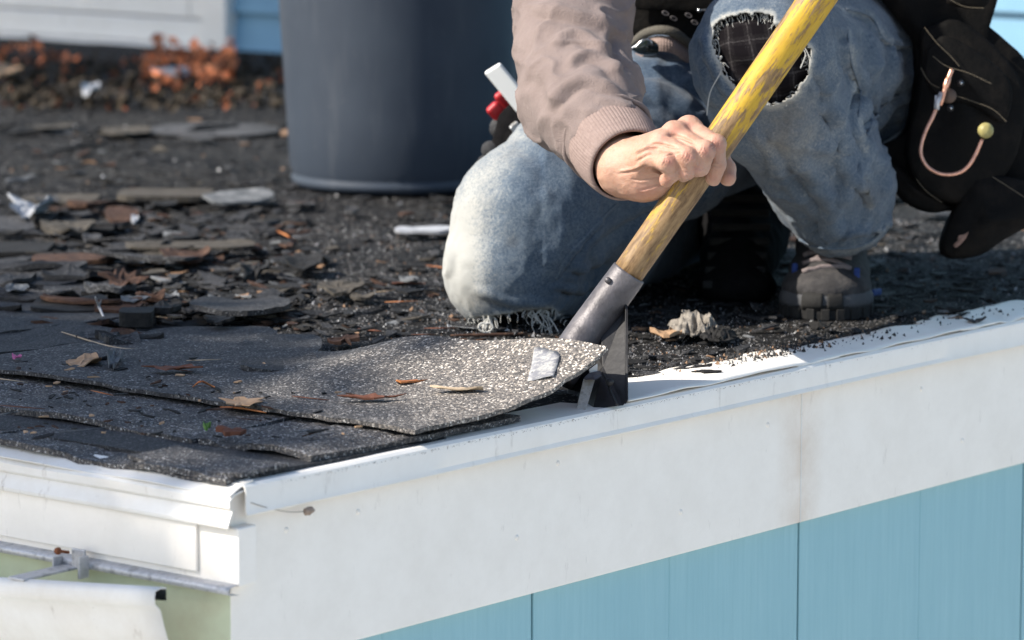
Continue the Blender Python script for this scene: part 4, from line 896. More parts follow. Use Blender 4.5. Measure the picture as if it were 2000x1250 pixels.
# manufacturer's sticker left on the shingle
def b_stick(nt, B, geo):
    g = N(nt); P = geo.outputs['Position']; a = g.noise(P, 120, 4, .7); b = g.noise(g.map(P, (1, 3, 1)), 260, 2)
    c = g.mix(g.ramp(a, [(.42, 0.0), (.55, .8)]), (.40, .39, .36), (.17, .17, .19)); c = g.mix(g.ramp(b, [(.55, 0.0), (.62, .6)]), c, (.2, .2, .22)); g.l(c, B.inputs['Base Color']); B.inputs['Roughness'].default_value = .6; g.bump(B, a, .4, .001)
M['sticker'] = mat('torn_paper_label', build=b_stick)
uu, vv = np.meshgrid(np.linspace(0, 1, 60), np.linspace(0, 1, 60), indexing='ij'); cand = [(a, b) for a in np.linspace(.1, 1, 70) for b in np.linspace(.0, .5, 70)]
CP = np.array([lifted_pt(a, b) for a, b in cand]); cx, cy = w2px(CP)
def find(px, py): return cand[int(np.argmin((cx - px) ** 2 + (cy - py) ** 2))]
k4 = [find(*p) for p in ((1046, 684), (1096, 690), (1080, 738), (1032, 748))]; G = np.zeros((7, 6, 3))
for i in range(7):
    for j in range(6):
        a, b = i / 6, j / 5; q = np.array(k4[0]) * (1 - a) * (1 - b) + np.array(k4[1]) * (1 - a) * b + np.array(k4[2]) * a * b + np.array(k4[3]) * a * (1 - b)
        wv = .0008 * math.sin(i * 1.7 + j); G[i, j] = lifted_pt(q[0], q[1], .0026 + wv) + (np.array([.0, .004 * (1 if j > 2 else 0), 0]) if i == 0 else 0)
obj('paper_label', sheet(G, .0004, z_), M['sticker'], lifted, smooth=True, label='torn white paper label stuck to the shingle')
# ================================================================== TRASH CAN
M['can'] = mat('blue_grey_plastic', [(.075, .098, .128), (.090, .116, .150)], 5, .42, .06, 300, spec=.4)
def b_can(nt, B, geo):
    g = N(nt); P = geo.outputs['Position']; st = g.map(P, (1, 1, .12)); a = g.noise(st, 40, 4, .6); b = g.noise(P, 7, 5); c = g.ramp(b, [(.3, (.028, .037, .053)), (.7, (.038, .049, .067))]); c = g.mix(g.ramp(a, [(.55, 0.0), (.75, .25)]), c, (.10, .108, .12)); c = g.mix(g.ramp(g.noise(P, 45, 6, .8), [(.62, 0.0), (.72, .35)]), c, (.13, .13, .13)); g.l(c, B.inputs['Base Color'])
    B.inputs['Roughness'].default_value = .5; g.bump(B, g.noise(P, 500, 2), .15, .0006)
M['can'] = mat('blue_grey_plastic', build=b_can)
cf = hitZ(783, 388); cr = .163; cc = cf + unit(np.array([cf[0] - CAM[0], cf[1] - CAM[1], 0])) * cr; cc[2] = 0.004
can = empty('trash_can', cc, 'large blue grey plastic trash can standing on the roof behind the worker', 'trash can')
H = .58
obj('can_body', lathe(cc, [(0, .004), (cr - .02, .004), (cr - .006, .0), (cr - .001, .012), (cr - .005, .016), (cr - .004, .02), (cr + .0, .03), (cr + .004, .10), (cr + .030, H - .04), (cr + .034, H), (cr + .030, H), (cr + .026, H - .04), (cr - .004, .03), (0, .025)], 120), M['can'], can)
obj('rim', lathe(cc + z_ * H, [(cr + .034, -.03), (cr + .044, -.028), (cr + .046, .002), (cr + .04, .008), (cr + .032, .004)], 120), M['can'], can)
for sx in (-1, 1):
    p = cc + r_ * sx * (cr + .045) + z_ * (H - .05); obj('handle', tube(smoothline([p - f_ * .06, p - f_ * .05 + r_ * sx * .03, p + f_ * .05 + r_ * sx * .03, p + f_ * .06], 4), .009, 8), M['can'], can)
# ================================================================== TOOL POUCH (right of the photo)
pouch = empty('tool_pouch', c2w(Cm(1850, 470, 4.32)), 'worn black leather tool pouch with copper hook and ball at right hip', 'tool pouch')
def panel(outline, d0, th, name, sag=.012, tilt=(0, 0), parent=None, m_=None, nx=26, seed=3, ks=4, lbl=None):
    """thick, softly bulged leather panel with the given outline"""
    L = smoothline(np.array(outline + [outline[0]], float), ks)[:-1]; c = L.mean(0)
    R = [1, .985, .93, .8, .55, .25]; V = []; n = len(L)
    for side in (0, 1):
        for q in R:
            for p in L:
                w = c + (p - c) * q; e = (1 - q ** 3); d = d0 + tilt[0] * (w[0] - c[0]) + tilt[1] * (w[1] - c[1])
                P_ = Cm(w[0], w[1], d); b_ = sag * e + .003 * noise(np.array([[w[0] * .012, w[1] * .012, seed]]), 1, seed, 3)[0] * e
                b_ *= .5; P_[2] += (-b_ - th / 2 * min(1, e * 30 + (.4))) if side == 0 else (th / 2 * min(1, e * 30 + .4)); V.append(P_)
        V.append(Cm(c[0], c[1], d0) + np.array([0, 0, -sag - th / 2 if side == 0 else th / 2]))
    m = len(R); F = []
    for side in (0, 1):
        o = side * (m * n + 1)
        for i in range(m - 1):
            for k in range(n):
                q = (o + i * n + k, o + i * n + (k + 1) % n, o + (i + 1) * n + (k + 1) % n, o + (i + 1) * n + k); F.append(q if side else q[::-1])
        for k in range(n):
            q = (o + (m - 1) * n + k, o + (m - 1) * n + (k + 1) % n, o + m * n); F.append(q if side else q[::-1])
    o = m * n + 1
    for k in range(n): F.append((k, (k + 1) % n, o + (k + 1) % n, o + k))
    return obj(name, (c2w(np.array(V)), F), m_ or M['leather'], parent or pouch, label=lbl)
panel([(1690, -30), (1935, -40), (1930, 12), (1912, 36), (1960, 80), (2006, 130), (2060, 260), (2050, 420), (1990, 420), (1940, 330), (1900, 400), (1850, 412), (1790, 402), (1740, 350), (1702, 296), (1768, 250), (1782, 110), (1760, 40)], 4.40, .05, 'back_panel', .02)
panel([(1800, 60), (1870, 40), (1960, 110), (2000, 190), (1985, 300), (1930, 380), (1870, 400), (1800, 370), (1768, 300), (1790, 180)], 4.355, .03, 'front_pocket', .022, seed=5)
panel([(1812, 95), (1850, 70), (1935, 120), (1975, 170), (1960, 238), (1900, 205), (1835, 190), (1806, 150)], 4.325, .006, 'pocket_flap', .010, seed=6)
panel([(1700, 300), (1760, 330), (1840, 395), (1852, 410), (1815, 415), (1770, 396), (1735, 355)], 4.37, .03, 'lower_pocket', .012, seed=7)
panel([(1900, 345), (1960, 345), (2040, 370), (2060, 420), (1996, 448), (1950, 474), (1915, 498), (1868, 506), (1842, 498), (1836, 475), (1846, 442), (1866, 402)], 4.36, .045, 'holster', .028, seed=8)
panel([(1868, -30), (1936, -40), (1932, 0), (1922, 14), (1895, 16), (1850, 4)], 4.33, .02, 'top_loop', .01, seed=9)
panel([(1892, 452), (1886, 466), (1868, 484), (1862, 478), (1870, 470), (1872, 460), (1882, 458)], 4.315, .004, 'worn_patch', .001, m_=mat('scuffed_brown_leather', [(.10, .06, .045), (.24, .15, .12)], 120, .9, .5, 300), seed=2, ks=2)
def stitches(pts, d, n, name='stitching'):
    P = smoothline([Cm(x, y, d) for x, y in pts], 10); L = np.concatenate([[0], np.cumsum(np.linalg.norm(np.diff(P, axis=0), axis=1))]); parts = []
    for k in range(n):
        a, b = (k + .12) / n * L[-1], (k + .8) / n * L[-1]; A_ = np.array([np.interp(a, L, P[:, i]) for i in range(3)]); B_ = np.array([np.interp(b, L, P[:, i]) for i in range(3)]); parts.append(tube([A_, (A_ + B_) / 2 + [0, 0, -.0005], B_], .00042, 5))
    V, F = join(parts); obj(name, (c2w(V), F), M['tan_thread'], pouch, kind='stuff')
stitches([(1806, 54), (1830, 84), (1855, 108), (1874, 130)], 4.303, 26); stitches([(1822, 110), (1850, 130), (1890, 142), (1937, 164)], 4.298, 32); stitches([(1864, 186), (1900, 198), (1940, 214), (1966, 238)], 4.297, 30)
stitches([(1798, 132), (1815, 160), (1835, 172)], 4.302, 14); stitches([(1938, 345), (1965, 362), (2002, 386)], 4.305, 22); stitches([(1856, 0), (1885, 13), (1922, 16)], 4.300, 22); stitches([(1790, 350), (1808, 372), (1840, 396)], 4.325, 18)
M['copper'] = mat('copper_rod', [(.62, .28, .18), (.74, .40, .28), (.40, .18, .12)], 90, .38, .1, 300, metal=.75)
M['brass'] = mat('old_wood_ball', [(.20, .17, .06), (.32, .28, .11), (.42, .38, .18)], 70, .5, .2, 200)
M['chrome'] = mat('chrome_rivet', [(.55, .55, .55)], rough=.2, metal=1)
hook = empty('hammer_hook', c2w(Cm(1850, 340, 4.28)), 'copper wire hook with wooden ball end hanging on the black pouch', 'hook')
hk = [Cm(*p) for p in [(1831, 205, 4.285), (1822, 228, 4.28), (1808, 256, 4.275), (1799, 285, 4.272), (1800, 306, 4.27), (1812, 326, 4.268), (1832, 338, 4.266), (1853, 341, 4.265), (1876, 336, 4.265), (1893, 322, 4.266), (1906, 300, 4.268), (1918, 272, 4.27)]]
obj('rod', tube(c2w(smoothline(hk, 6)), .0021, 10), M['copper'], hook)
obj('ball', lathe(c2w(Cm(1925, 255, 4.27)), [(0, .0089)] + [(.0089 * math.sin(a), .0089 * math.cos(a)) for a in np.linspace(.15, 3.0, 14)] + [(0, -.0089)], 24), M['brass'], hook)
obj('shank', tube(c2w(smoothline([Cm(1859, 136, 4.287), Cm(1853, 152, 4.285), Cm(1846, 172, 4.283), Cm(1841, 192, 4.283), Cm(1836, 206, 4.284)], 5)), [.0027] * 6 + [.0036] * 4 + [.0024] * 11, 10), M['copper'], hook)
obj('clasp', tube(c2w([Cm(1828, 186, 4.28), Cm(1827, 200, 4.28), Cm(1826, 212, 4.28)]), .0013, 8), M['galv'], hook)
obj('clasp', join([tube(c2w([Cm(1838, 182, 4.283), Cm(1831, 200, 4.279), Cm(1830, 214, 4.279)]), .0028, 8)]), M['galv'], hook)
obj('disc', lathe(c2w(Cm(1853, 187, 4.290)), [(0, .001), (.0075, .001), (.0085, 0), (.0085, -.002), (0, -.002)], 24, unit(-F_ - .3 * r_)), mat('dull_bronze', [(.10, .07, .055)], rough=.5, metal=.4), hook)
for px, py in ((1876, 162), (1856, 211)):
    obj('rivet', lathe(c2w(Cm(px, py, 4.290)), [(0, .003), (.002, .0026), (.0036, .0008), (.0042, -.001)], 14, -F_), M['steel_dark'], pouch)
    obj('rivet_cap', lathe(c2w(Cm(px + 1, py, 4.287)), [(0, .0012), (.0012, .0008), (.0016, 0)], 10, unit(-F_ + U_ * .4 - r_ * .5)), M['chrome'], pouch)
# ================================================================== LEFT-HIP POUCH AND TOOLS
lp = empty('tool_pouch', c2w(Cm(990, 400, 4.50)), 'small black pouch with folded flaps at the left hip beside the can', 'tool pouch')
panel([(1000, 200), (1060, 170), (1100, 260), (1080, 360), (990, 350), (950, 330), (958, 290), (968, 250), (975, 226)], 4.46, .05, 'pocket', .015, parent=lp, m_=M['black_cloth'], seed=12)
def finger(a, b, r0, r1, nm, par, m_):
    s = SDF(np.minimum(Cm(*a), Cm(*b)) - .05, np.maximum(Cm(*a), Cm(*b)) + .05, .003); s.cone(Cm(*a), Cm(*b), r0, r1, .0); V, Q = s.mesh(); V = V + vnormals(V, Q) * (.0016 * noise(c2w(V), 70, int(a[0]), 3))[:, None]; return obj(nm, (c2w(V), Q), m_, par)
M['glove'] = mat('dark_grey_glove', [(.012, .012, .013), (.03, .03, .032), (.05, .05, .052)], 60, .9, .6, 200)
glove = empty('work_glove', c2w(Cm(960, 430, 4.45)), 'dark grey work glove fingers poking out behind the bent thigh', 'glove')
finger((975, 250, 4.45), (1010, 270, 4.46), .012, .014, 'glove_finger', glove, M['glove']); finger((958, 293, 4.44), (1000, 300, 4.46), .0115, .013, 'glove_finger', glove, M['glove']); finger((950, 322, 4.45), (990, 330, 4.46), .0115, .013, 'glove_finger', glove, M['glove']); finger((910, 392, 4.46), (950, 380, 4.46), .009, .012, 'glove_finger', glove, M['glove'])
def bar(a, b, w, th, name, m_, par=None, nr=None, **k):
    A_, B_ = c2w(Cm(*a)), c2w(Cm(*b)); dx = unit(B_ - A_); n_ = unit(np.cross(dx, -F_ if nr is None else nr)); return obj(name, box((A_ + B_) / 2, (dx, n_, np.cross(dx, n_)), (np.linalg.norm(B_ - A_), w, th)), m_, par, smooth=False, **k)
M['white_plastic'] = mat('white_plastic', [(.82, .82, .80)], rough=.4)
M['red_plastic'] = mat('red_plastic', [(.30, .012, .016), (.38, .02, .024)], 20, .4)
t = empty('trim_scraper', c2w(Cm(1010, 200, 4.42)), 'flat white plastic tool sticking up out of the hip pouch', 'tool')
bar((961, 132, 4.41), (1040, 228, 4.43), .024, .006, 'blade', M['white_plastic'], t, nr=-F_ * .8 - r_ * .6, bevel=.0022)
t = empty('red_pliers', c2w(Cm(1000, 260, 4.44)), 'tool with two red plastic grips beside the white tool in the pouch', 'pliers')
bar((958, 205, 4.44), (1012, 262, 4.46), .018, .012, 'grip', M['red_plastic'], t, bevel=.005, seg=4); bar((972, 180, 4.455), (1020, 240, 4.47), .015, .012, 'grip', M['red_plastic'], t, bevel=.005, seg=4)
t = empty('utility_knife', c2w(Cm(1020, 280, 4.42)), 'small grey metal tool end poking from the black hip pouch', 'tool')
bar((1002, 243, 4.415), (1030, 278, 4.43), .011, .005, 'body', mat('grey_metal_tool', [(.5, .5, .5)], rough=.35, metal=.3), t, bevel=.001); bar((998, 247, 4.414), (1008, 239, 4.414), .003, .007, 'lip', M['bare_steel'], t, bevel=.0005)
obj('key_ring', tube(c2w([Cm(991 + 5 * math.sin(a), 281 + 9 * math.cos(a), 4.43) for a in np.linspace(0, 6.28, 20)]), .0012, 6, False), M['chrome'], label='small chrome ring clipped to the black hip pouch', cat='ring')
# ================================================================== BELT AREA, TOP CENTRE
belt = empty('tool_belt', c2w(Cm(1320, 60, 4.40)), 'black leather tool belt across the waist at top centre', 'tool belt')
panel([(1215, -60), (1300, -90), (1420, -80), (1440, 20), (1420, 95), (1375, 108), (1330, 84), (1290, 62), (1250, 70), (1225, 60)], 4.42, .03, 'belt_body', .014, parent=belt, seed=15)
panel([(1225, -20), (1330, -30), (1420, -20), (1405, 18), (1320, 22), (1230, 14)], 4.385, .008, 'strap', .004, parent=belt, seed=16)
for px, py in ((1300, 26), (1345, 30), (1357, 44), (1316, 36)):
    obj('eyelet', tube(c2w([Cm(px + 6 * math.cos(a), py + 3.5 * math.sin(a) + 2 * math.cos(a), 4.368) for a in np.linspace(0, 6.28, 14)]), .0008, 5, False), M['steel'], belt)
obj('snap', lathe(c2w(Cm(1365, 20, 4.365)), [(0, .0025), (.0015, .002), (.0024, 0)], 12, -F_), M['chrome'], belt); bar((1366, 20, 4.367), (1384, 18, 4.37), .0012, .001, 'wire', M['galv'], belt)
clip = empty('tape_measure', c2w(Cm(1262, 104, 4.33)), 'glossy black tape measure clipped at the waist above the thigh', 'tape measure')
M['gloss_black'] = mat('glossy_black_plastic', [(.008, .012, .011)], rough=.12, spec=.7)
panel([(1230, 95), (1246, 84), (1262, 76), (1276, 80), (1286, 90), (1284, 104), (1262, 108), (1244, 104)], 4.325, .012, 'case', .012, parent=clip, m_=M['gloss_black'], seed=18)
obj('clip_edge', tube(c2w(smoothline([Cm(1231, 95, 4.314), Cm(1246, 87, 4.310), Cm(1257, 77, 4.309), Cm(1270, 79, 4.309), Cm(1274, 86, 4.309)], 4)), .0009, 6), M['chrome'], clip)
if 0: obj('glass_button', lathe(c2w(Cm(1275, 89, 4.307)), [(0, .0018), (.0028, .0012), (.0044, -.001)], 14, -F_ + U_ * .3), mat('green_chrome', [(.3, .55, .45)], rough=.15, metal=.8), clip)
# ================================================================== DEBRIS ON THE ROOF
M['petal'] = mat('pink_petal', [(.45, .10, .22)], rough=.6); M['moss'] = mat('green_moss', [(.06, .14, .03), (.12, .22, .05)], 80, .9)
M['tar_sunlit'] = mat('sunlit_felt', [(.03, .03, .031), (.065, .065, .068), (.02, .02, .02)], 12, .9, .4, 120)
M['bark'] = mat('brown_bark', [(.015, .008, .005), (.045, .022, .014), (.09, .05, .03)], 60, .9, .6, 150)
M['old_wood'] = mat('weathered_wood', [(.028, .024, .019), (.052, .045, .036), (.095, .083, .068)], 40, .85, .5, 160, stretch=(3, 1, 1))
M['grey_scrap'] = mat('grey_weathered_scrap', [(.05, .055, .06), (.11, .115, .12), (.2, .205, .21)], 60, .8, .5, 160)
M['pale'] = mat('pale_scrap', [(.22, .23, .25), (.42, .43, .45)], 60, .7, .4, 160)
M['leaf_brown'] = mat('dry_brown_leaf', [(.09, .035, .02), (.16, .06, .035)], 40, .8, .4, 120)
M['leaf_tan'] = mat('dry_tan_leaf', [(.30, .18, .10), (.42, .28, .17)], 40, .8, .4, 120)
M['needle_orange'] = mat('orange_needle', [(.32, .10, .035), (.44, .18, .06)], 40, .7)
M['needle_tan'] = mat('tan_needle', [(.36, .27, .18), (.50, .40, .28)], 40, .7)
M['dark_scrap'] = M['shingle_edge']
def gz(x, y): return float(zroof(np.array([x]), np.array([y]))[0])
def axes_at(px, py, h=0.0):
    p = hitZ(px, py, .006 + h); k = np.linalg.norm(p - CAM) / FPX
    return p, k, (.628 - h) * FPX / ((p - CAM)[:2] @ (p - CAM)[:2])     # point, m per px across, px per m in depth
def scrap(name, px, py, w, h, mt, label, cat, group=None, th=.0035, tilt=.0, curl=.004, rot=0.0, seed=0, lift=.004, pts=18, jag=.22, sharp=1.0, base=0.0):
    """an irregular thin piece: w,h are its size in the photograph's pixels as it lies on the roof"""
    p, k, dpp = axes_at(px, py, base); a = w * k / 2; b = h / dpp / 2; rr = random.Random(seed * 7 + int(px)); m, n = 5, pts; V = []
    rad = [1 + rr.uniform(-jag, jag) for _ in range(n)]; rad = rad if jag > .3 else [rad[i - 1] * .25 + rad[i] * .5 + rad[(i + 1) % n] * .25 for i in range(n)]; c, s_ = math.cos(rot), math.sin(rot); fw = f_ * c + r_ * s_; rt_ = r_ * c - f_ * s_
    for side in (0, 1):
        for q in (1, .7, .35):
            for i in range(n):
                t = 2 * math.pi * i / n; ct, st = math.cos(t), math.sin(t); ct = math.copysign(abs(ct) ** sharp, ct); st = math.copysign(abs(st) ** sharp, st)
                u, v = ct * rad[i] * q * a, st * rad[i] * q * b
                z = lift + tilt * v * 1.0 + curl * q * float(noise(np.array([[u / a * 1.3 + seed, v / b * 1.3, seed * .7]]), 1, seed, 2)[0]) + curl * .4 * (u / a) ** 2 + .15 * curl * rr.uniform(-1, 1)
                V.append(p + rt_ * u + fw * v + z_ * (max(z, -.001) + (0 if side == 0 else -th)))
        V.append(p + z_ * (lift - (0 if side == 0 else th)))
    F = []
    for side in (0, 1):
        o = side * (3 * n + 1)
        for i in range(2):
            for k_ in range(n):
                q = (o + i * n + k_, o + i * n + (k_ + 1) % n, o + (i + 1) * n + (k_ + 1) % n, o + (i + 1) * n + k_); F.append(q if side == 0 else q[::-1])
        for k_ in range(n):
            q = (o + 2 * n + k_, o + 2 * n + (k_ + 1) % n, o + 3 * n); F.append(q if side == 0 else q[::-1])
    o = 3 * n + 1
    for k_ in range(n): F.append((k_, o + k_, o + (k_ + 1) % n, (k_ + 1) % n))
    return obj(name, (np.array(V), F), M[mt], smooth=False, label=label, cat=cat, group=group)
def stick(name, pts, rad, mt, label, cat, group=None, h0=.004):
    P = [hitZ(x, y, h0 + (q if len(r) else 0)) for x, y, *r in pts for q in [r[0] if r else 0]]
    P = smoothline(P, 4); n = len(P); R = [rad * (1 - .6 * abs(2 * i / (n - 1) - 1) ** 2) for i in range(n)]
    return obj(name, tube(P, R, 6), M[mt], label=label, cat=cat, group=group)
S = scrap
S('shingle_scrap', 470, 618, 195, 46, 'shingle', 'rounded grey shingle scrap curling up in the middle of the roof', 'shingle scrap', th=.006, curl=.004, tilt=-.06, lift=.014, seed=3, jag=.08, sharp=.8)
S('shingle_scrap', 555, 690, 150, 44, 'shingle_blue', 'flat blue grey shingle scrap left of the lifted shingle', 'shingle scrap', th=.005, seed=4, lift=.010, jag=.14, sharp=.7)
S('shingle_scrap', 400, 680, 260, 60, 'shingle_blue', 'wide torn shingle remnant in front of the rounded scrap', 'shingle scrap', th=.005, seed=5, lift=.008, jag=.12, sharp=.6)
S('shingle_scrap', 540, 735, 150, 36, 'shingle', 'torn shingle flap just above the long course line', 'shingle scrap', th=.004, seed=6, lift=.014, jag=.12, sharp=.7)
S('wood_slab', 325, 392, 180, 16, 'old_wood', 'long flat tan board scrap in front of the trash can shadow', 'board', th=.008, seed=7, jag=.06, sharp=.35, lift=.012, curl=.001)
S('wood_slab', 120, 395, 150, 12, 'old_wood', 'dim brown board scrap at the left of the longer tan board', 'board', th=.006, seed=8, jag=.08, sharp=.4, lift=.006)
S('wood_sliver', 464, 402, 140, 9, 'grey_scrap', 'pale grey wood sliver lying propped in front of the can', 'wood scrap', th=.004, seed=9, tilt=.2, lift=.014, jag=.1, rot=-.42, sharp=.7)
S('paper_scrap', 62, 432, 66, 26, 'pale', 'crumpled whitish scrap at the left edge of the roof', 'scrap', seed=10, curl=.02, lift=.016, jag=.4)
S('chip', 264, 433, 14, 9, 'pale', 'tiny white chip beyond the tan slab', 'chip', seed=11, lift=.006)
S('strip_scrap', 832, 463, 118, 9, 'pale', 'narrow pale grey strip left of the worker\'s knee', 'scrap', seed=12, curl=.004, lift=.010, jag=.12, sharp=.5)
S('tar_scrap', 135, 462, 100, 18, 'old_wood', 'dull brown curled slab behind the left shingle heap', 'scrap', seed=13, curl=.010, lift=.014, jag=.15)
S('tar_scrap', 370, 495, 250, 16, 'old_wood', 'thin tan roofing strip across the left middle of the roof', 'scrap', seed=14, th=.003, lift=.012, jag=.08, sharp=.5, rot=.10)
S('bark_piece', 368, 518, 100, 24, 'bark', 'dark red brown bark piece on the torn roof', 'bark', seed=15, curl=.012, lift=.014)
S('leaf', 240, 572, 80, 24, 'bark', 'brown maple leaf lying among shingle scraps', 'leaf', seed=16, curl=.014, lift=.014, jag=.42, th=.0006)
S('leaf', 165, 735, 72, 20, 'leaf_tan', 'curled tan leaf on the left shingles', 'leaf', seed=17, curl=.010, lift=.017, jag=.3, th=.0006)
S('leaf', 470, 818, 70, 17, 'leaf_tan', 'pale tan leaf on the middle shingle course', 'leaf', seed=18, curl=.004, lift=.017, jag=.45, th=.0006)
S('leaf', 265, 610, 52, 14, 'grey_scrap', 'pale grey leaf beside the upright twigs', 'leaf', seed=19, curl=.006, lift=.016, jag=.15, th=.0006, rot=.3)
S('leaf', 35, 592, 46, 16, 'grey_scrap', 'small grey oval leaf near the left edge', 'leaf', seed=20, curl=.006, lift=.016, jag=.1, th=.0006)
S('petal', 33, 729, 20, 7, 'petal', 'small pinkish petal on the left shingles', 'petal', seed=21, curl=.004, lift=.017, th=.0005)
S('chip', 228, 737, 24, 26, 'grey_scrap', 'upright pale grey chip beside the tan leaf', 'chip', seed=22, curl=.012, lift=.020, jag=.4)
S('wood_block', 268, 648, 66, 12, 'dark_scrap', 'dark block end at the edge of the left scraps', 'block', th=.016, seed=23, lift=.024, curl=.001, jag=.06, sharp=.3)  # thick block end in the near-black scrap colour
S('bark_piece', 820, 780, 112, 7, 'needle_orange', 'bright orange bark splinter on the lifted shingle', 'bark', seed=24, th=.0015, rot=-.75, lift=.020, curl=.003, jag=.25)
S('splinter', 892, 806, 112, 5, 'needle_tan', 'pale tan splinter on the lifted shingle near its edge', 'splinter', seed=25, th=.0016, rot=.25, lift=.024, jag=.2)
S('bark_piece', 720, 813, 110, 6, 'leaf_brown', 'dull reddish bark streak along the course edge', 'bark', seed=26, th=.0012, lift=.019, jag=.35)
S('shingle_scrap', 590, 534, 72, 20, 'dark_scrap', 'black curled shingle chip in the open middle of the roof', 'shingle scrap', seed=27, curl=.010, lift=.014, jag=.3)
S('shingle_scrap', 498, 545, 46, 22, 'dark_scrap', 'small jagged black chip left of the curled black chip', 'shingle scrap', seed=28, curl=.014, lift=.012, jag=.4)
S('bark_piece', 664, 582, 80, 18, 'old_wood', 'thin brown bark chip in front of the knee at left', 'bark', seed=29, curl=.010, lift=.012, jag=.3)
S('splinter', 707, 590, 46, 7, 'old_wood', 'short tan splinter touching the thin bark chip', 'splinter', seed=30, lift=.008, jag=.2, rot=.2)
S('bark_piece', 672, 676, 50, 12, 'bark', 'small dark bark crumb by the lifted shingle corner', 'bark', seed=31, curl=.006, lift=.008, jag=.4)
S('shingle_scrap', 430, 655, 50, 10, 'dark_scrap', 'small dark crumb beside the rounded shingle scrap', 'shingle scrap', seed=32, lift=.018, jag=.4)
def crumple(px, py, w, h, hgt, mt, seed, label):
    p, k, dpp = axes_at(px, py); U, Vv = np.meshgrid(np.linspace(-1, 1, 30), np.linspace(-1, 1, 18), indexing='ij'); Q_ = np.stack([U * 2.2, Vv * 1.8, 0 * U + seed], -1)
    e = 1 + .25 * noise(Q_ * [1, 1, 0] * 2.2, 1, seed + 3, 2); r2 = np.clip(1 - (U ** 2 + Vv ** 2) / 1.9, 0, 1); z = hgt * r2 * (.35 + .9 * (1 - np.abs(noise(Q_, 1.3, seed, 2)) * 2).clip(0, 1)) + .0035 * noise(Q_, 3.5, seed + 1, 2) + .003
    sq = np.sqrt(np.clip(1 - .45 * Vv ** 2, 0, 1)); X = U * sq * e * w * k / 2; Y = Vv * np.sqrt(np.clip(1 - .45 * U ** 2, 0, 1)) * e * h / dpp / 2 + .5 * z
    G = p + r_ * X[..., None] + f_ * Y[..., None] + z_ * z[..., None]
    return obj('tar_scrap', sheet(G, .0016), M[mt], smooth=False, label=label, cat='scrap')
M['crumpled_felt'] = mat('crumpled_felt', [(.02, .018, .016), (.10, .09, .078), (.24, .215, .185), (.04, .037, .033)], 45, .9, .7, 150)
crumple(1358, 656, 96, 22, .020, 'crumpled_felt', 33, 'crumpled grey tar paper lump to the right of the shovel'); crumple(1400, 664, 70, 16, .010, 'dark_scrap', 43, 'black crumpled flap at the right side of the grey tar paper lump')
S('bark_piece', 1300, 662, 66, 12, 'leaf_tan', 'tan bark piece at the left foot of the grey lump', 'bark', seed=34, curl=.006, lift=.008, jag=.3)
S('moss_bit', 405, 858, 14, 6, 'moss', 'tiny green moss bit on the second shingle course', 'moss', seed=35, lift=.014)
S('bark_piece', 455, 872, 50, 8, 'leaf_brown', 'small red brown crumb near the front shingle corner', 'bark', seed=36, lift=.016, jag=.4)
S('bark_piece', 340, 752, 90, 9, 'leaf_brown', 'rusty needles clump by the tan needle in the middle shingles', 'bark', seed=37, lift=.018, jag=.5, th=.001)
S('white_stick', 330, 166, 56, 8, 'pale', 'blurred white stick beside the orange leaves by the back wall', 'stick', seed=38, lift=.03, rot=-.9, curl=.004, jag=.1, th=.012)
S('plaster_scrap', 178, 205, 36, 14, 'pale', 'blurred pale grey lump on the far roof', 'scrap', seed=39, lift=.03, curl=.012, jag=.3)
S('leaf', 12, 172, 60, 24, 'leaf_tan', 'blurred tan scrap at the far left edge', 'leaf', seed=40, lift=.03, curl=.02)
S('tar_scrap', 400, 256, 330, 24, 'tar_sunlit', 'blurred torn felt patch painted pale like a sunlit spot on the far roof', 'scrap', seed=41, lift=.002, curl=.003, jag=.3, th=.002, rot=.1)  # pale piece standing for a patch of sun on the roof
S('tar_scrap', 240, 262, 110, 14, 'old_wood', 'smaller blurred pale sunlit patch on the far roof', 'scrap', seed=42, lift=.006, curl=.008, jag=.3, th=.003)  # second, smaller painted sun patch
for nm, pts, rad, mt, lb in (
    ('needle', [(375, 757), (392, 745, .012), (410, 752, .004), (436, 764)], .0011, 'needle_orange', 'bright orange bent pine needle on the shingles'),
    ('needle', [(120, 648), (220, 678), (300, 684)], .0010, 'needle_tan', 'long tan stem over the left shingle scraps'),
    ('needle', [(0, 698), (45, 705), (78, 714)], .0010, 'needle_tan', 'pale stem on the left shingles above the petal'),
    ('twig', [(186, 580, .03), (194, 600, .016), (206, 628, .004)], .0016, 'pale', 'pale upright twig among the left scraps'),
    ('twig', [(180, 622), (192, 600, .012), (198, 585, .02)], .0014, 'grey_scrap', 'grey twig leaning against the pale upright twig'),
    ('needle', [(765, 553), (800, 552), (832, 554)], .0014, 'leaf_brown', 'reddish needle on dark tar paper left of the knee'),
    ('needle', [(700, 642), (745, 647)], .0013, 'leaf_brown', 'short red needle behind the lifted shingle'),
    ('twig', [(880, 655), (960, 654), (1030, 652)], .0022, 'bark', 'dark red brown twig lying under the kneeling leg'),
    ('needle', [(540, 450), (560, 460, .01), (580, 472)], .0014, 'needle_orange', 'orange twig in the far middle of the roof'),
    ('needle', [(430, 795), (470, 797), (520, 806)], .0011, 'needle_orange', 'thin orange needle on the second shingle course'),
    ('needle', [(700, 745), (760, 700), (800, 690)], .0003, 'needle_tan', 'hair thin pale root strand behind the lifted shingle')):
    stick(nm, pts, rad, mt, lb, nm, h0=.017 if pts[0][0] < 560 and pts[0][1] > 640 else .006)
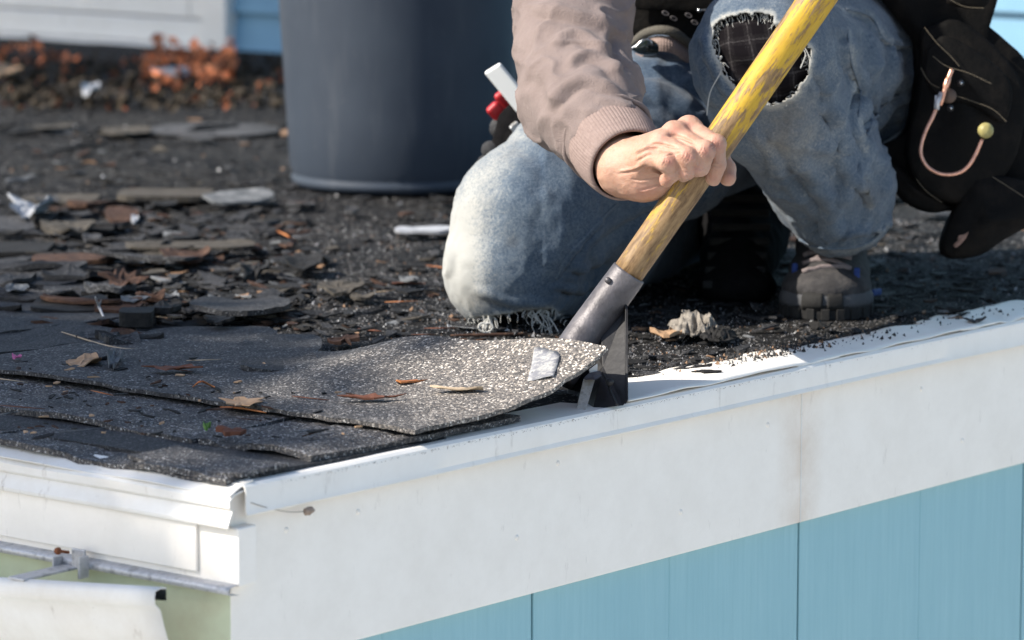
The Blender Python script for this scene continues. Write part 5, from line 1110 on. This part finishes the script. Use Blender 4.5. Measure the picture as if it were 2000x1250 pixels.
# heap of torn shingle scraps at the left
MARKS = [((315, 392), 'long tan board'), ((464, 402), 'pale grey sliver'), ((62, 432), 'whitish scrap at the left edge'), ((264, 433), 'tiny white chip'), ((830, 463), 'pale strip by the knee'), ((135, 462), 'curled brown slab'), ((370, 495), 'thin tan roofing strip'), ((368, 518), 'red brown bark piece'), ((240, 572), 'brown maple leaf'), ((165, 735), 'curled tan leaf'), ((268, 648), 'dark block end'), ((470, 618), 'rounded shingle scrap'), ((590, 534), 'curled black chip'), ((664, 582), 'thin brown bark chip'), ((775, 388), 'trash can'), ((35, 592), 'small grey oval leaf'), ((33, 729), 'pinkish petal'), ((300, 165), 'orange leaves'), ((400, 256), 'pale sunlit patch'), ((985, 640), 'kneeling knee'), ((1352, 655), 'crumpled grey lump'), ((1615, 620), 'shoe'), ((1440, 588), 'dark boot'), ((1880, 490), 'hanging black holster'), ((1220, 700), 'shovel socket'), ((1590, 700), 'white edge metal'), ((1980, 620), 'far end of the edge metal')]
USED = set()
def lab(px, py, w, mt, what='scrap'):
    (mx, my), nm = min(MARKS, key=lambda q: (q[0][0] - px) ** 2 + 4 * (q[0][1] - py) ** 2); dx, dy = px - mx, py - my
    rel = ('left of' if dx < 0 else 'right of') if abs(dx) > 2.5 * abs(dy) else ('behind' if dy < 0 else 'in front of'); far = '' if math.hypot(dx, dy * 2) < 60 else 'well '
    size = 'tiny' if w < 26 else 'small' if w < 60 else 'medium' if w < 110 else 'large'; tone = {'shingle': 'grey', 'shingle_dark': 'dark charcoal', 'shingle_blue': 'blue grey', 'dark_scrap': 'black tarry', 'bark': 'red brown', 'old_wood': 'tan', 'grey_scrap': 'pale grey', 'needle_tan': 'pale tan', 'needle_orange': 'bright orange', 'leaf_brown': 'dull rust'}[mt]
    for ad in ('torn', 'jagged', 'flat', 'narrow', 'curled', 'broken'):
        t = f'{size} {tone} {ad} {what} {far}{rel} the {nm}'
        if t not in USED: break
    USED.add(t); return mt, t, what if what in ('chip', 'needle') else 'shingle scrap'
for i in range(46):
    px = rnd.uniform(-20, 330); py = rnd.uniform(470, 735) if i < 34 else rnd.uniform(400, 520); w = rnd.uniform(50, 240) * (1 if py > 500 else .6); L = max(0, 1 - abs(py - 600) / 190)
    S('torn_scrap', px, py, w, rnd.uniform(6, 20), *lab(px, py, w, rnd.choice(['shingle', 'shingle_blue', 'shingle_dark', 'shingle_dark', 'dark_scrap', 'dark_scrap', 'dark_scrap', 'bark'])), 'torn shingle scraps heaped at the left', th=rnd.uniform(.003, .007), tilt=rnd.uniform(-.15, .1), curl=rnd.uniform(.002, .012), lift=.005 + .016 * L * rnd.random(), seed=100 + i, jag=rnd.uniform(.08, .3), sharp=rnd.uniform(.25, .6), rot=rnd.uniform(-.25, .4), pts=16)
for i in range(70):
    px = rnd.uniform(0, 900); py = rnd.uniform(240, 640)
    S('roof_chip', px, py, w_ := rnd.uniform(14, 60), rnd.uniform(4, 12), *lab(px, py, w_, rnd.choice(['shingle', 'dark_scrap', 'dark_scrap', 'dark_scrap', 'bark', 'old_wood', 'grey_scrap']), 'chip'), 'small chips littering the tar paper', th=.003, curl=rnd.uniform(.001, .008), lift=.006, seed=200 + i, jag=.4, pts=10, rot=rnd.uniform(-1, 1))
for i in range(36):
    px = rnd.uniform(1240, 2000); py = rnd.uniform(430, 760) - (px - 1240) * .14
    S('roof_chip', px, py, w_ := rnd.uniform(14, 90), rnd.uniform(4, 10), *lab(px, py, w_, rnd.choice(['dark_scrap', 'dark_scrap', 'dark_scrap', 'shingle']), 'chip'), 'small chips right of the shovel', th=.002, curl=rnd.uniform(.001, .006), lift=.004, seed=300 + i, jag=.4, pts=10, rot=rnd.uniform(-.3, .3))
for i in range(46):
    px = rnd.uniform(0, 1000); py = rnd.uniform(520, 850); 
    if px > 600 and py > 700 and rnd.random() < .6: continue
    a = rnd.uniform(-1, 1); l = rnd.uniform(15, 50)
    stick('needle', [(px - l, py - a * 6), (px, py, .003), (px + l, py + a * 6)], rnd.uniform(.0004, .0008), *lab(px, py, l, rnd.choice(['needle_tan', 'leaf_brown', 'leaf_brown', 'bark', 'bark', 'needle_orange', 'grey_scrap']), 'needle'), 'pine needles scattered over the roof', h0=.010 if py < 700 else .018)
# loose mineral grains and crumbs: nobody could count them
def grains(name, n, region, size, mats_w, hgt, seed, label):
    g = np.random.RandomState(seed); P = region(g, n); s = g.uniform(size[0], size[1], len(P))[:, None, None]
    T = np.array([[1, 0, -.6], [-.5, .87, -.6], [-.5, -.87, -.6], [0, 0, 1.]]); R = g.normal(0, .35, (len(P), 4, 3)); V = P[:, None, :] + (T[None] + R) * s + np.array([0, 0, 1]) * hgt
    F = (np.arange(len(P)) * 4)[:, None, None] + np.array([[0, 1, 3], [1, 2, 3], [2, 0, 3], [0, 2, 1]])[None]; fm = np.repeat(g.choice(len(mats_w), len(P), p=[w for _, w in mats_w]), 4)
    o = obj(name, (V.reshape(-1, 3), F.reshape(-1, 3)), [m for m, _ in mats_w], roof, smooth=False, fm=fm, kind='stuff', label=label); return o
def reg_px(x0, x1, y0, y1, z=.0, clump=.5):
    def f(g, n):
        px = g.uniform(x0, x1, n * 2); py = y0 + (y1 - y0) * g.uniform(0, 1, n * 2); P = np.array([hitZ(a, b, z) for a, b in zip(px, py)]); m = (noise(P * [14, 8, 1], 1, 77, 3) > g.uniform(-1, 1, len(P)) * (1 - clump) - .15) & (P[:, 1] > .03); P = P[m][:n]
        P[:, 2] += zroof(P[:, 0], P[:, 1]); return P
    return f
def flakes(name, n, region, size, mats_w, seed, label):
    g = np.random.RandomState(seed); P = region(g, n); n = len(P); k = 6; s = np.exp(g.uniform(math.log(size[0]), math.log(size[1]), n)); th = g.uniform(0, 6.28, (n, 1)); t = np.arange(k)[None] * 2 * math.pi / k + g.uniform(-.35, .35, (n, k)); rd = g.uniform(.5, 1.1, (n, k)) * s[:, None]
    u = np.cos(t) * rd * g.uniform(1, 2.6, (n, 1)); v = np.sin(t) * rd * .7; X = u * np.cos(th) - v * np.sin(th); Y = u * np.sin(th) + v * np.cos(th); sl = g.normal(0, .10, (n, 2)); Z = X * sl[:, :1] + Y * sl[:, 1:] + s[:, None] * .12 + g.normal(0, .08, (n, k)) * s[:, None] + g.uniform(.001, .005, (n, 1))
    T = np.stack([X, Y, Z], 2) + P[:, None]; Bm = T - [0, 0, 1] * np.clip(s * .18, .0012, .003)[:, None, None]; V = np.concatenate([T, Bm], 1).reshape(-1, 3); F = []
    for i in range(n):
        o = i * 2 * k; F.append(tuple(range(o, o + k)))
        for j in range(k): F.append((o + j, o + k + j, o + k + (j + 1) % k, o + (j + 1) % k))
    fm = np.repeat(g.choice(len(mats_w), n, p=[w for _, w in mats_w]), k + 1)
    return obj(name, (V, F), [m for m, _ in mats_w], roof, smooth=False, fm=fm, kind='stuff', label=label)
G1 = mat('grey_grain', [(.16, .16, .17)], rough=.6); G2 = mat('white_grain', [(.5, .5, .5)], rough=.5); G3 = mat('black_grain', [(.012, .012, .013)], rough=.6); G4 = mat('brown_grain', [(.2, .12, .07)], rough=.7)
grains('loose_granules', 16000, reg_px(-20, 1240, 420, 700), (.0004, .0010), [(G1, .45), (G2, .12), (G3, .33), (G4, .10)], .0006, 1, 'loose mineral granules over the tar paper')
grains('loose_granules', 9000, reg_px(1200, 2020, 430, 760), (.0004, .0010), [(G1, .5), (G2, .10), (G3, .32), (G4, .08)], .0006, 2, 'loose mineral granules right of the shovel')
grains('roof_crumbs', 1500, reg_px(-20, 1240, 230, 690), (.0010, .0036), [(G1, .1), (G2, .04), (G3, .74), (G4, .12)], .001, 3, 'crumbs of tar and bark on the roof')
grains('roof_crumbs', 700, reg_px(1200, 2020, 430, 750), (.0010, .0032), [(G1, .12), (G2, .03), (G3, .77), (G4, .08)], .001, 4, 'crumbs of tar on the roof at right')
FM = [(M['dark_scrap'], .36), (M['shingle_dark'], .34), (M['shingle'], .12), (M['bark'], .08), (M['old_wood'], .04), (M['grey_scrap'], .04), (G4, .02)]
flakes('roof_litter', 1500, reg_px(-20, 600, 400, 690, clump=.6), (.004, .020), FM, 11, 'small flat flakes of torn felt and shingle at the left')
flakes('roof_litter', 1500, reg_px(-20, 1240, 200, 680, clump=.6), (.003, .014), FM, 12, 'small flat flakes of torn felt over the roof')
flakes('roof_litter', 500, reg_px(1200, 2020, 430, 740, clump=.6), (.003, .012), FM, 13, 'small flat flakes of torn felt right of the shovel')
flakes('shingle_litter', 130, reg_px(-20, 700, 700, 860, .016), (.0015, .006), [(M['dark_scrap'], .6), (M['bark'], .25), (M['leaf_tan'], .15)], 14, 'tiny flakes on the shingle courses')
def reg_edge(g, n):
    x = np.concatenate([g.normal(hitY(1580, 712, 0)[0], .07, n // 2), g.uniform(.9, 3.0, n - n // 2)]); y = np.where(np.arange(n) < n // 2, g.uniform(.02, .07, n), g.uniform(-.004, .06, n)); return np.stack([x, y, 0 * x + .009], 1)
grains('edge_crumbs', 900, reg_edge, (.0004, .0022), [(G3, .85), (G4, .15)], .0015, 5, 'tar crumbs spilled on the white edge metal')
def reg_crease(g, n):
    x = g.uniform(.05, 3.2, n * 3); m = noise(np.stack([x * 4, 0 * x, 0 * x], 1), 1, 55, 3) > g.uniform(-.6, .7, len(x)); x = x[m][:n]; return np.stack([x, g.normal(-.0098, .0009, len(x)), -.0012 - np.abs(g.normal(0, .0014, len(x)))], 1)
grains('edge_grime', 6000, reg_crease, (.00018, .0005), [(G4, .45), (G3, .35), (G1, .2)], 0, 6, 'brown grime caught in the crease of the drip edge')
# leaf litter by the back wall
def litter(name, n, px0, px1, py0, py1, hz, mts, size, seed, label):
    g = np.random.RandomState(seed); V = []; F = []; fm = []
    for i in range(n):
        px = g.uniform(px0, px1); py = g.uniform(py0, py1); p = hitZ(px, py, .01) + z_ * abs(g.normal(0, hz)); a = unit(g.normal(0, 1, 3)); b = unit(np.cross(a, g.normal(0, 1, 3))); s = g.uniform(*size); o = len(V)
        V += [p - a * s, p + b * s * .6, p + a * s, p - b * s * .6, p + np.cross(a, b) * s * .25]; F += [(o, o + 1, o + 4), (o + 1, o + 2, o + 4), (o + 2, o + 3, o + 4), (o + 3, o, o + 4)]; fm += [g.choice(len(mts))] * 4
    return obj(name, (np.array(V), F), mts, smooth=False, fm=fm, kind='stuff', label=label, cat='leaf litter')
ORL = mat('orange_seedling_leaf', [(.70, .17, .05), (.80, .30, .13)], 30, .6); ORB = mat('rust_leaf', [(.22, .06, .025), (.34, .12, .05)], 30, .7); OLV = mat('olive_brown_litter', [(.018, .014, .009), (.05, .036, .022)], 30, .8)
litter('orange_leaves', 230, 280, 460, 118, 172, .024, [ORL, ORL, ORB], (.008, .018), 1, 'blurred bright orange leaves under the window sill')
litter('orange_leaves', 40, 0, 150, 108, 132, .018, [ORL, ORB, ORB], (.007, .016), 2, 'blurred rusty leaves at the far left below the sill')
litter('leaf_litter', 900, 0, 550, 118, 215, .008, [OLV] * 14 + [ORB], (.006, .016), 3, 'blurred brown leaf litter along the back wall')
# ================================================================== TREES left of the frame (their shade dapples the wall, the heap and the gutter)
M['trunk'] = mat('tree_bark', [(.06, .05, .04), (.14, .11, .09)], 20, .9, .6, 60); M['leafg'] = mat('autumn_leaves', [(.10, .09, .03), (.22, .12, .04), (.30, .16, .05)], 4, .7)
def tree(base, top, cen, rad, nleaf, seed, label):
    g = np.random.RandomState(seed); t = empty('shade_tree', base, label, 'tree'); P = smoothline([base, base * .5 + cen * .5 + np.array([.1, -.1, -.4]), cen], 5)
    obj('trunk', tube(P, np.linspace(.13, .04, len(P)), 10), M['trunk'], t); parts = []
    for _ in range(26):
        a = P[g.randint(len(P) // 2, len(P))]; e = cen + g.normal(0, .42, 3) * rad; parts.append(tube(smoothline([a, (a + e) / 2 + g.normal(0, .08, 3), e], 3), np.linspace(.03, .006, 7), 6))
    V, F = join(parts); obj('limbs', (V, F), M['trunk'], t)
    C_ = cen + unit_rows(g.normal(0, 1, (90, 3))) * (g.uniform(.2, 1, (90, 1)) ** .5) * rad; c = C_[g.randint(0, 90, nleaf)] + g.normal(0, .13, (nleaf, 3)); a = unit_rows(g.normal(0, 1, (nleaf, 3))) * .05; b = unit_rows(np.cross(a, g.normal(0, 1, (nleaf, 3)))) * .03
    V = np.stack([c - a, c + b, c + a, c - b], 1).reshape(-1, 3); F = (np.arange(nleaf) * 4)[:, None] + np.arange(4)[None]; obj('crown', (V, F), M['leafg'], t, smooth=False, kind='stuff')
def unit_rows(A): return A / (np.linalg.norm(A, axis=1)[:, None] + 1e-9)
def cw(r, f, z): return np.array([CAM[0], CAM[1], 0]) + r_ * r + f_ * f + z_ * z
st = SUN_DIR / SUN_DIR[2]
def tree_for(r, f, z, hgt, rad, n, seed, label):                       # crown centred on the sun ray through a roof point
    c = cw(r, f, z) + st * hgt; b = c.copy(); b[2] = -2.9; tree(b + np.array([.2, .1, 0]), None, c, np.array(rad), n, seed, label)
tree_for(-.55, 8.3, .15, 3.4, (1.0, 1.0, .9), 9000, 5, 'autumn tree beyond the left edge shading the back wall')
tree_for(-1.30, 3.75, .0, 3.2, (.72, 1.0, .35), 15000, 6, 'smaller autumn tree beyond the left edge shading the eave')
